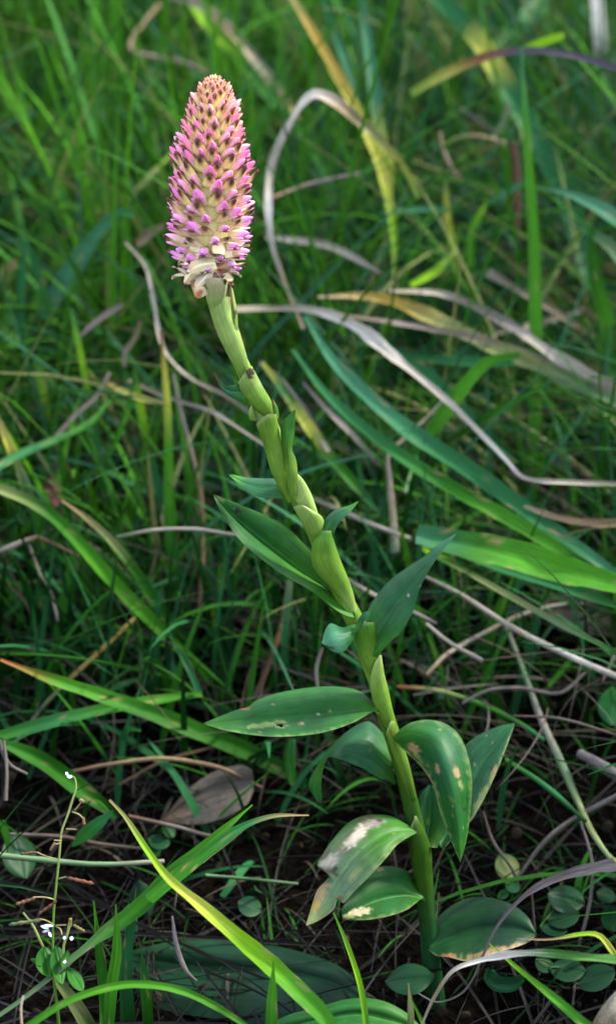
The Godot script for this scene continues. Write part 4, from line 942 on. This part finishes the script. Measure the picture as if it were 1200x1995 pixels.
	stalk(T, "bowed thin twig below the bluish mauve stem", "brown>grey>brown", [5, 7, 5], 1.18, 1.16, [1000, 1395, 1090, 1400, 1210, 1435])
	stalk(T, "dark twig from the right leaf tip down to the soil", "brown>grey>brown", [6, 8, 8, 6], 1.15, 1.16, [940, 1580, 960, 1640, 995, 1690, 1012, 1730])
	stalk(T, "faint twig crossing low behind the orchid's low right leaf", "brown>grey>brown", [5, 6, 5], 1.12, 1.13, [1035, 1740, 1040, 1800, 1050, 1900])
	stalk(T, "fine level twig in the shade at lower right", "brown>grey", [5, 6, 4], 1.1, 1.1, [1060, 1920, 1130, 1925, 1210, 1905])
	blade(G, "vivid short blade in the shade right of the big right leaf", "deep>mid>light>light", [26, 26, 18, 3], 1.33, 1.30, [940, 1300, 952, 1240, 975, 1180, 1002, 1118], .2)
	blade(G, "slender light stem-like blade below the big right leaf", "mid>light>light", [9, 11, 8], 1.28, 1.27, [880, 1380, 850, 1280, 812, 1180], .2)
	blade(G, "thin green blade above the big right leaf tip, leaning to the right", "mid>olive>sage>mid", [7, 12, 13, 9], 0.115, 0.125, [850, 1085, 920, 1120, 1000, 1165, 1100, 1220, 1200, 1270], .4)
	blade(G, "bright narrow blade slanting in the dark right of the stem", "light>mid", [8, 11, 5], 1.3, 1.32, [1060, 1345, 1100, 1300, 1130, 1260], .3)
	blade(G, "dim green blade behind the drooping right leaf", "deep>mid>mid", [20, 26, 14], 1.32, 1.3, [985, 1420, 960, 1340, 940, 1290], .2)
	# upper right
	blade(D, "cream dry blade arching over right of the flower spike", "dry>tan>pale>white>pale>pale>white>tan>olive>yel>lime", [9, 10, 12, 16, 20, 22, 16, 24, 26, 18, 16, 14], 1.432, 1.461, [592, 640, 560, 562, 532, 482, 523, 410, 530, 320, 560, 250, 590, 200, 615, 182, 655, 198, 700, 236, 745, 276, 790, 330, 815, 385], .3)
	blade(G, "long yellow blade from the top edge past the cream arch", "olive>lime>yel>yel>gold>gold>olive", [9, 12, 20, 20, 20, 16, 12], 1.547, 1.623, [770, 560, 765, 440, 745, 335, 705, 235, 660, 150, 612, 65, 555, -30], .25)  # part of this yellow is sunlight put into the blade colour
	blade(G, "teal blade crossing the yellow one from the top", "mid>yel>bluish>bluish>teal", [10, 24, 24, 18, 14], 1.585, 1.643, [752, 420, 758, 340, 740, 260, 722, 120, 700, -30], .2)
	blade(G, "grey-green blade leaning beside the yellow one at the top", "teal>bluish>teal>teal", [8, 15, 15, 12], 1.7, 1.76, [702, 210, 680, 140, 652, 60, 622, -30], .25)
	blade(G, "thin teal upright above the cream arch", "teal>teal>mid", [8, 15, 13], 1.75, 1.8, [722, 160, 705, 90, 650, -20], .25)
	blade(D, "purple-brown dead blade arching under the top right", "lime>yel>rust>plum>plum>plum>plum", [14, 22, 18, 14, 13, 13, 12], 1.528, 1.452, [800, 182, 850, 152, 905, 126, 960, 106, 1030, 98, 1110, 106, 1230, 142], .3)
	blade(G, "yellow-green snapped tip resting on the purple-brown blade", "lime>lime>lime", [10, 18, 14], 1.509, 1.490, [1012, 98, 1050, 84, 1098, 68], .3)  # lime here paints the sun on the tip
	blade(G, "broad blade from the top with a painted yellow highlight", "teal>teal>teal>teal>teal>teal>yel>teal>teal", [30, 40, 42, 42, 38, 34], 1.62, 1.78, [1150, 560, 1110, 400, 1050, 280, 985, 165, 930, 75, 840, -20], .3)  # the yellow stop paints a highlight near the upper end
	blade(G, "pale green stem beside the right edge at the top", "teal>bluish>bluish>bluish>sage>white>white", [14, 22, 26, 26, 24], 1.9, 1.9, [1196, 400, 1188, 260, 1176, 150, 1168, 70, 1160, -30], .2)  # white upper end paints the light falling on the stem
	blade(G, "slim banded stem left of the pale one at the right edge", "teal>sage>sage>teal", [12, 14, 14, 10], 1.85, 1.85, [1160, 420, 1158, 320, 1160, 230, 1165, 150], .2)
	blade(G, "wide shaded blade slanting up at the top right", "mid>mid>teal>mid", [14, 34, 36, 30], 1.95, 2.05, [945, 110, 990, 70, 1030, 25, 1075, -40], .35)
	stalk(X, "reddish brown stalk with a ragged top left of the tall upright", "brown>brown>red>red>brown", [18, 19, 20, 18, 16], 1.643, 1.623, [1002, 540, 1003, 460, 1004, 380, 1004, 330, 998, 275])
	stalk(X, "curled tan tendril left of the reddish stalk", "lime>olive>tan>dry", [9, 12, 12, 10], 1.623, 1.604, [862, 285, 890, 270, 930, 266, 985, 280])
	stalk(X, "short tan strip hanging from the curled tendril", "tan>dry>brown", [8, 12, 7], 1.623, 1.623, [856, 255, 862, 290, 880, 330, 900, 350])
	stalk(X, "grey withered tip above the reddish stalk", "dry>sage>grey", [14, 16, 8], 1.643, 1.643, [960, 275, 978, 240, 990, 200])
	stalk(X, "mauve twig leaning into the reddish stalk's top", "mauve>grey", [6, 9, 6], 1.72, 1.74, [895, 210, 930, 235, 965, 260])
	blade(G, "lime lit blade with a pale joint right of the cream arch", "mid>lime>yel>teal", [10, 16, 14, 10], 1.604, 1.585, [890, 560, 882, 480, 872, 430, 866, 350], .2)
	blade(G, "bright forked blade left of the reddish stalk's foot", "mid>light>light>lime", [14, 18, 16, 8], 1.585, 1.576, [915, 580, 915, 500, 918, 450, 950, 390], .25)
	blade(G, "yellow-green blade slanting below the bright forked one", "lime>lime>olive", [12, 17, 6], 1.547, 1.566, [800, 555, 845, 530, 892, 485], .3)
	blade(G, "teal blade leaning to the tall upright from the forked one", "teal>bluish>teal", [9, 16, 8], 1.576, 1.557, [945, 400, 985, 375, 1030, 350], .35)
	blade(G, "level teal straw right of the yellow blade's foot", "teal>bluish>teal", [10, 12, 9], 1.585, 1.585, [740, 412, 800, 408, 870, 405], .4)
	blade(G, "bright upright near the right edge below the bluish arch", "mid>light>mid>mid", [16, 30, 30, 22, 10], 1.480, 1.461, [1188, 730, 1178, 620, 1160, 540, 1150, 440], .2)
	blade(G, "pale teal slanting blade at the right edge under the bluish arch", "bluish>sage>teal", [22, 24, 12], 1.432, 1.471, [1230, 540, 1190, 480, 1130, 440], .35)
	stalk(X, "thin brown straw level right of the cream arch", "tan>mauve>grey", [9, 10, 8], 1.490, 1.528, [532, 385, 600, 360, 700, 338])
	blade(D, "mauve-white dry blade lying under the cream arch's foot", "pale>pale>pale>grey", [12, 22, 20, 8], 0.185, 0.205, [520, 462, 580, 468, 650, 482, 740, 530], .4)
	blade(D, "tan leaf stub showing left of the spike's lower half", "tan>dry>tan", [18, 24, 14], 1.528, 1.509, [265, 478, 290, 455, 320, 440], .4)
	# top left
	stalk(X, "dry kinked loop of straw above the flower spike", "tan>tan>dry>dry>grey", [12, 11, 13, 11, 9], 1.9, 1.75, [310, 10, 280, 45, 256, 80, 256, 98, 300, 112, 360, 122, 410, 145])
	blade(D, "brown dry blade slanting down from the top edge", "grey>dry>tan>dry>olive>gold", [20, 24, 28, 26, 20, 14], 1.95, 1.75, [300, -20, 390, 10, 450, 60, 500, 120, 540, 170, 580, 230], .35)
	blade(G, "lime blade beside the brown dry one at the top", "lime>lime>mid>mid", [20, 26, 28, 18], 1.95, 1.75, [360, -20, 410, 50, 460, 105, 540, 210], .3)
	blade(G, "long green blade descending behind the flower spike's right side", "mid>mid>mid>deep", [20, 26, 26, 18], 1.85, 1.68, [480, 90, 540, 180, 600, 270, 660, 380], .3)
	blade(G, "thin lime blade slanting left of the spike", "lime>olive>mid", [6, 10, 8], 1.643, 1.623, [345, 290, 290, 345, 245, 395], .35)
	blade(G, "teal blade leaning from the tuft toward the spike top", "teal>teal>mid", [8, 26, 24, 10], 1.92, 1.98, [240, 250, 270, 190, 310, 120, 330, 70], .35)


# ---------------------------------------------------------------- grass and litter that nobody could count

func unit_blade(bend: float, fold: float, tip: Color, mid_w := 1.0) -> ArrayMesh:
	# one metre long, one metre wide at most, grows along +Y and bends towards +Z; copies are scaled to size
	var n := 10
	var nv := 3
	var pos := PackedVector3Array()
	var col := PackedColorArray()
	var uv := PackedVector2Array()
	var y := 0.0
	var z := 0.0
	for i in n:
		var t := float(i) / (n - 1)
		if i > 0:
			var an := bend * pow(t, 1.4)
			y += cos(an) / (n - 1)
			z += sin(an) / (n - 1)
		var w := .5 * (.55 + .45 * smoothstep(0, .35, t)) * pow(1.0 - t, .55) * mid_w
		for j in nv:
			var x := j - 1.0
			pos.append(Vector3(x * w, y, z + (1 - absf(x)) * fold * .02 * (1 - t)))
			var c := Color(1, 1, 1).lerp(tip, smoothstep(.55, 1.0, t))
			col.append(c)
			uv.append(Vector2(t * 2.0, j / 2.0))
	return sheet(n, nv, pos, col, uv)


func scatter(called: String, label: String, mesh: Mesh, material: Material, places: Array) -> void:
	var mm := MultiMesh.new()
	mm.transform_format = MultiMesh.TRANSFORM_3D
	mm.use_colors = true
	mm.mesh = mesh
	mm.instance_count = places.size()
	for i in places.size():
		mm.set_instance_transform(i, places[i][0])
		mm.set_instance_color(i, places[i][1])
	var o := MultiMeshInstance3D.new()
	o.name = numbered(called)
	o.multimesh = mm
	o.material_override = material
	add_child(o, true)
	tag(o, label, "grass", "", "stuff")


func grass() -> void:
	# distance of a point of the soil along the camera's axis tells how near it shows
	var green := [[], [], [], []]
	var straw := [[], []]
	var tints := ["mid", "mid", "teal", "light", "teal", "light", "bluish", "light", "grassy", "bluish", "mid", "olive", "light"]
	var tries := 0
	var total := 0
	while tries < 36000:
		tries += 1
		var far := pow(rng.randf(), 1.5)
		var z := lerpf(-.30, -4.6, far)
		var half := .42 + .32 * -z
		var x := rng.randf_range(-half, half)
		var p := Vector3(x, 0, z)
		var dc := (p - EYE).dot(fwd)
		var clump := noise.get_noise_2d(x * 90.0, z * 90.0)
		var sx := PW / 2 + x / dc / HALF * PH / 2
		var out_of_frame := sx < -120 or sx > PW + 120
		# little grows right round the orchid's foot
		var keep := smoothstep(1.20, 1.40, dc + clump * .10) * .95 + .05
		if out_of_frame:
			keep = maxf(keep, .5)
		if dc < 1.13 and dc > 1.04 and not out_of_frame:
			keep = 0.0
		if dc <= 1.04:
			keep = .8
		if rng.randf() > keep * (.75 + .6 * clump):
			continue
		var l := rng.randf_range(.09, .29) * (1.0 + .5 * clump)
		if dc > 1.5:
			l *= 1.0 + .45 * rng.randf()
		if rng.randf() < .06 and dc > 1.55:
			l *= 1.5
		if dc <= 1.04:
			# the grass at the photographer's feet ends below the frame
			l = minf(l, maxf(.0, .72 - .69 * dc) + .02)
		elif dc < 1.45 and not out_of_frame:
			l = minf(l, .035 + .55 * maxf(dc - 1.14, 0))
		var w := rng.randf_range(.0026, .0066) * lerpf(1.0, 1.6, rng.randf() * rng.randf()) * (1.0 + .35 * smoothstep(1.5, 2.0, dc))
		var turn := rng.randf() * TAU
		var lean := rng.randf_range(0, .45) if rng.randf() < .7 else rng.randf_range(.45, 1.2)
		var b := Basis(Vector3.UP, turn) * Basis(Vector3.RIGHT, lean) * Basis(Vector3.UP, rng.randf_range(-.6, .6)) * Basis.from_scale(Vector3(w, l, l))
		var c: Color = COL[tints[rng.randi() % tints.size()]]
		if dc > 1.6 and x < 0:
			c = c.lerp(COL.grassy, .65) * 1.3  # far left grass: yellower, and its sunlight lifted in the colour
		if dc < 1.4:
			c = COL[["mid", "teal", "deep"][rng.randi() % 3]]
		c = c * rng.randf_range(.65, 1.45) * (1.0 if dc < 1.6 else 1.12)  # farther blades brightened in colour for the light they catch
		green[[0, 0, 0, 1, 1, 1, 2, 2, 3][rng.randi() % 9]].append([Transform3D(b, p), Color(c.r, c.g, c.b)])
		total += 1
	# long blades that lie through each other; on the right they sweep from far left to near right
	for i in 6400:
		var z := lerpf(-.95, -3.4, pow(rng.randf(), 1.35))
		var half := .30 + .28 * -z
		var x := rng.randf_range(-half, half)
		var p := Vector3(x, rng.randf_range(.0, .05), z)
		var dc := (p - EYE).dot(fwd)
		if dc < 1.36 or rng.randf() > .5 + .5 * smoothstep(1.3, 1.6, dc):
			continue
		var turn := rng.randf() * TAU
		if x > -.04 and rng.randf() < .65:
			turn = rng.randfn(1.0, .35) + (PI if rng.randf() < .6 else 0.0)
		var l := rng.randf_range(.16, .42) * (.6 if dc < 1.5 else 1.0)
		var w := rng.randf_range(.0022, .0052)
		var b := Basis(Vector3.UP, turn) * Basis(Vector3.RIGHT, rng.randf_range(.45, 1.15)) * Basis(Vector3.UP, rng.randf_range(-.9, .9)) * Basis.from_scale(Vector3(w, l, l))
		var c: Color = COL[["teal", "mid", "light", "bluish", "light", "bluish", "teal", "olive"][rng.randi() % 8]] * rng.randf_range(.7, 1.5)
		green[1 if rng.randf() < .6 else 2].append([Transform3D(b, p), Color(c.r, c.g, c.b)])
	# thin blades and shoots over bare soil, their shade painted into the colour
	for i in 900:
		var p := Vector3(rng.randf_range(-.42, .42), .002, rng.randf_range(-1.12, -.80))
		var dc := (p - EYE).dot(fwd)
		if dc < 1.10 or dc > 1.42:
			continue
		var l := rng.randf_range(.02, .075)
		var b := Basis(Vector3.UP, rng.randf() * TAU) * Basis(Vector3.RIGHT, rng.randf_range(.7, 1.5)) * Basis.from_scale(Vector3(rng.randf_range(.0009, .0026), l, l))
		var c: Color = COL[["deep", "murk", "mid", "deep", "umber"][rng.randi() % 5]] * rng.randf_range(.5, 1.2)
		green[2 if rng.randf() < .5 else 1].append([Transform3D(b, p), Color(c.r, c.g, c.b)])
	# pale fine straw matted through the grass, thickest right of the orchid
	for i in 2200:
		var z := lerpf(-1.0, -2.4, pow(rng.randf(), 1.2))
		var x := rng.randf_range(-.30, .30 - .28 * z * .5)
		if x < 0 and rng.randf() < .6:
			continue
		var l := rng.randf_range(.08, .34) if z < -1.25 else rng.randf_range(.05, .13)
		var b := Basis(Vector3.UP, rng.randfn(1.0, .7) + (PI if rng.randf() < .5 else 0.0)) * Basis(Vector3.RIGHT, rng.randf_range(1.0, 1.5)) * Basis(Vector3.UP, rng.randf_range(-1.0, 1.0)) * Basis.from_scale(Vector3(lerpf(.0007, .0026, pow(rng.randf(), 1.7)), l, l))
		var c: Color = COL[["pale", "dry", "grey", "pale", "tan"][rng.randi() % 5]] * rng.randf_range(.45, 1.0)
		straw[rng.randi() % 2].append([Transform3D(b, Vector3(x, rng.randf_range(.01, .08), z)), Color(c.r, c.g, c.b)])
	# straw: lies over and through the grass in every direction
	for i in 6500:
		var z := lerpf(-.70, -3.6, pow(rng.randf(), 1.4))
		var half := .35 + .30 * -z
		var x := rng.randf_range(-half, half)
		var p := Vector3(x, rng.randf_range(.002, .05), z)
		var dc := (p - EYE).dot(fwd)
		if dc < 1.35:
			p.y = rng.randf_range(.002, .012)
		if noise.get_noise_2d(x * 60.0 + 300, z * 60.0) < -.12:
			continue
		var l := rng.randf_range(.05, .24)
		var w := lerpf(.0007, .0034, pow(rng.randf(), 2.0))
		var up := rng.randf_range(.9, 1.57) if dc > 1.3 else rng.randf_range(1.35, 1.57)
		var b := Basis(Vector3.UP, rng.randf() * TAU) * Basis(Vector3.RIGHT, up) * Basis(Vector3.UP, rng.randf_range(-1.0, 1.0)) * Basis.from_scale(Vector3(w, l, l))
		var c: Color = COL[["dry", "tan", "grey", "grey", "brown", "mauve", "brown", "pale"][rng.randi() % 8]] * rng.randf_range(.3, .85) * (.14 if dc < 1.32 else 1.0)  # straw near the orchid darkened in colour for the shade there
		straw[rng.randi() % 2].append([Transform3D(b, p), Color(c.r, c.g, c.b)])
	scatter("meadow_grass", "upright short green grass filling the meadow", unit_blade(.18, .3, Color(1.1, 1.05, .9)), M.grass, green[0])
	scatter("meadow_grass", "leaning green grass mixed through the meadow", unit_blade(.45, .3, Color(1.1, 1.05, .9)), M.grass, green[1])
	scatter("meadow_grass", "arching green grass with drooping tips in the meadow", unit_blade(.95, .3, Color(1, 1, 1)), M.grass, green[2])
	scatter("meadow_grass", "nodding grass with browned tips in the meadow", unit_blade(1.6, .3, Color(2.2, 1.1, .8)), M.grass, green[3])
	scatter("dry_litter", "dead straw lying through the grass and over the soil", unit_blade(.5, .3, Color(.9, .8, .7), .9), M.dry, straw[0])
	scatter("dry_litter", "curled dead grass lying through the meadow", unit_blade(1.5, .3, Color(.9, .8, .7), .9), M.dry, straw[1])
	# small leaves of ground cover between the grass
	var e := oval(600, 1000, 100, 62, 90, .7)
	var nu := 9
	var nv := 5
	var pos := PackedVector3Array()
	var col := PackedColorArray()
	var uv := PackedVector2Array()
	for i in nu:
		var t := float(i) / (nu - 1)
		for j in nv:
			var x := 2.0 * j / (nv - 1) - 1.0
			pos.append(Vector3(x * .32 * pow(sin(PI * clampf(t, .02, .99)), .75), t * .9, -.25 * t * t + .12 * absf(x)))
			col.append(Color(1, 1, 1))
			uv.append(Vector2(t, x * .5 + .5))
	var cover := []
	for i in 5200:
		var z := lerpf(-.84, -3.8, pow(rng.randf(), 1.2))
		var half := .35 + .30 * -z
		var x := rng.randf_range(-half, half)
		var p := Vector3(x, rng.randf_range(.004, .05), z)
		var dc := (p - EYE).dot(fwd)
		var cl := noise.get_noise_2d(x * 55.0 - 200, z * 55.0)
		if cl < .02 - .25 * smoothstep(1.6, 2.2, dc) * (1.0 if x < .1 else .0):
			continue
		if dc < 1.35:
			if rng.randf() < .93:
				continue
			p.y = rng.randf_range(.003, .015)
		elif dc > 1.7:
			p.y = rng.randf_range(.01, .11)
		var s := rng.randf_range(.010, .026)
		var b := Basis(Vector3.UP, rng.randf() * TAU) * Basis(Vector3.RIGHT, rng.randf_range(.5, 1.5)) * Basis.from_scale(Vector3(s, s, s))
		var c: Color = COL[["leaf", "mid", "light", "leafdeep", "teal"][rng.randi() % 5]] * rng.randf_range(.7, 1.2)
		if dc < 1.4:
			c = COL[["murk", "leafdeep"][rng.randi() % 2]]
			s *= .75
		cover.append([Transform3D(b, p), Color(c.r, c.g, c.b)])
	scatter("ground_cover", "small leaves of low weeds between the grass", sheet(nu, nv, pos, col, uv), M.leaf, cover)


func soil() -> void:
	var n := 121
	var pos := PackedVector3Array()
	var col := PackedColorArray()
	var uv := PackedVector2Array()
	for i in n:
		for j in n:
			var u := 2.0 * i / (n - 1) - 1.0
			var v := 2.0 * j / (n - 1) - 1.0
			var x := signf(u) * (absf(u) * .8 + pow(absf(u), 5.0) * 60.0)
			var z := signf(v) * (absf(v) * .8 + pow(absf(v), 5.0) * 60.0) - 1.0
			var y := -.004 + .010 * noise.get_noise_2d(x * 160.0, z * 160.0) + .004 * noise.get_noise_2d(x * 700.0, z * 700.0)
			pos.append(Vector3(x, minf(y, .004), z))
			col.append(Color(1, 1, 1))
			uv.append(Vector2(x, z))
	var m := put("ground", sheet(n, n, pos, col, uv), M.soil)
	tag(m, "dark crumbly soil under the grass", "ground", "", "structure")
	# crumbs of earth and rotted bits
	var crumb := SphereMesh.new()
	crumb.radius = .5
	crumb.height = .8
	crumb.radial_segments = 7
	crumb.rings = 4
	var places := []
	for i in 1500:
		var p := Vector3(rng.randf_range(-.5, .5), .001, rng.randf_range(-1.5, -.6))
		var s := rng.randf_range(.002, .009)
		var b := Basis.from_euler(Vector3(rng.randf() * 3, rng.randf() * 6, rng.randf() * 3)) * Basis.from_scale(Vector3(s, s * rng.randf_range(.4, .9), s * rng.randf_range(.6, 1.2)))
		var c := Color(.012, .009, .006) * rng.randf_range(.4, 1.8)
		places.append([Transform3D(b, p), Color(c.r, c.g, c.b)])
	var cm := StandardMaterial3D.new()
	cm.vertex_color_use_as_albedo = true
	cm.roughness = .95
	cm.metallic_specular = .1
	var mm := MultiMesh.new()
	mm.transform_format = MultiMesh.TRANSFORM_3D
	mm.use_colors = true
	mm.mesh = crumb
	mm.instance_count = places.size()
	for i in places.size():
		mm.set_instance_transform(i, places[i][0])
		mm.set_instance_color(i, places[i][1])
	var o := MultiMeshInstance3D.new()
	o.name = "soil_crumbs"
	o.multimesh = mm
	o.material_override = cm
	add_child(o, true)
	tag(o, "crumbs of dark earth round the orchid's foot", "soil", "", "stuff")


func _ready() -> void:
	rng.seed = 20
	noise.seed = 5
	noise.frequency = .02
	noise.fractal_octaves = 2
	# camera
	var cam := Camera3D.new()
	cam.name = "camera"
	add_child(cam)
	cam.position = EYE
	cam.rotation_degrees = Vector3(-PITCH, 0, 0)
	var lens := CameraAttributesPhysical.new()
	lens.frustum_focal_length = 12.0 / HALF
	lens.frustum_focus_distance = 1.02
	lens.frustum_near = .05
	lens.frustum_far = 200.0
	lens.exposure_aperture = 4.8
	cam.attributes = lens
	cam.fov = rad_to_deg(2.0 * atan(HALF))
	cam.near = .05
	cam.far = 200.0
	cam.current = true
	# open shade under a bright hazy sky
	var env := Environment.new()
	env.background_mode = Environment.BG_SKY
	var sky := Sky.new()
	var sm := ProceduralSkyMaterial.new()
	sm.sky_top_color = Color(.74, .80, .89)
	sm.sky_horizon_color = Color(.85, .86, .87)
	sm.sky_curve = .2
	sm.ground_bottom_color = Color(.10, .13, .07)
	sm.ground_horizon_color = Color(.35, .40, .32)
	sm.sun_angle_max = 1.0
	sky.sky_material = sm
	env.sky = sky
	env.ambient_light_source = Environment.AMBIENT_SOURCE_SKY
	env.tonemap_mode = Environment.TONE_MAPPER_LINEAR
	env.background_energy_multiplier = .50
	env.tonemap_exposure = 10.8
	env.sdfgi_enabled = true
	env.ssao_enabled = true
	env.ssil_enabled = true
	var we := WorldEnvironment.new()
	we.name = "environment"
	we.environment = env
	add_child(we)
	var sun := DirectionalLight3D.new()
	sun.name = "sun"
	sun.light_energy = .5
	sun.light_color = Color(1.0, .97, .92)
	sun.light_angular_distance = 10.0
	sun.shadow_enabled = true
	add_child(sun)
	sun.look_at_from_position(Vector3(1.6, 1.6, -1.0), Vector3.ZERO)
	make_materials()
	soil()
	orchid()
	undergrowth()
	tuft()
	blades()
	grass()
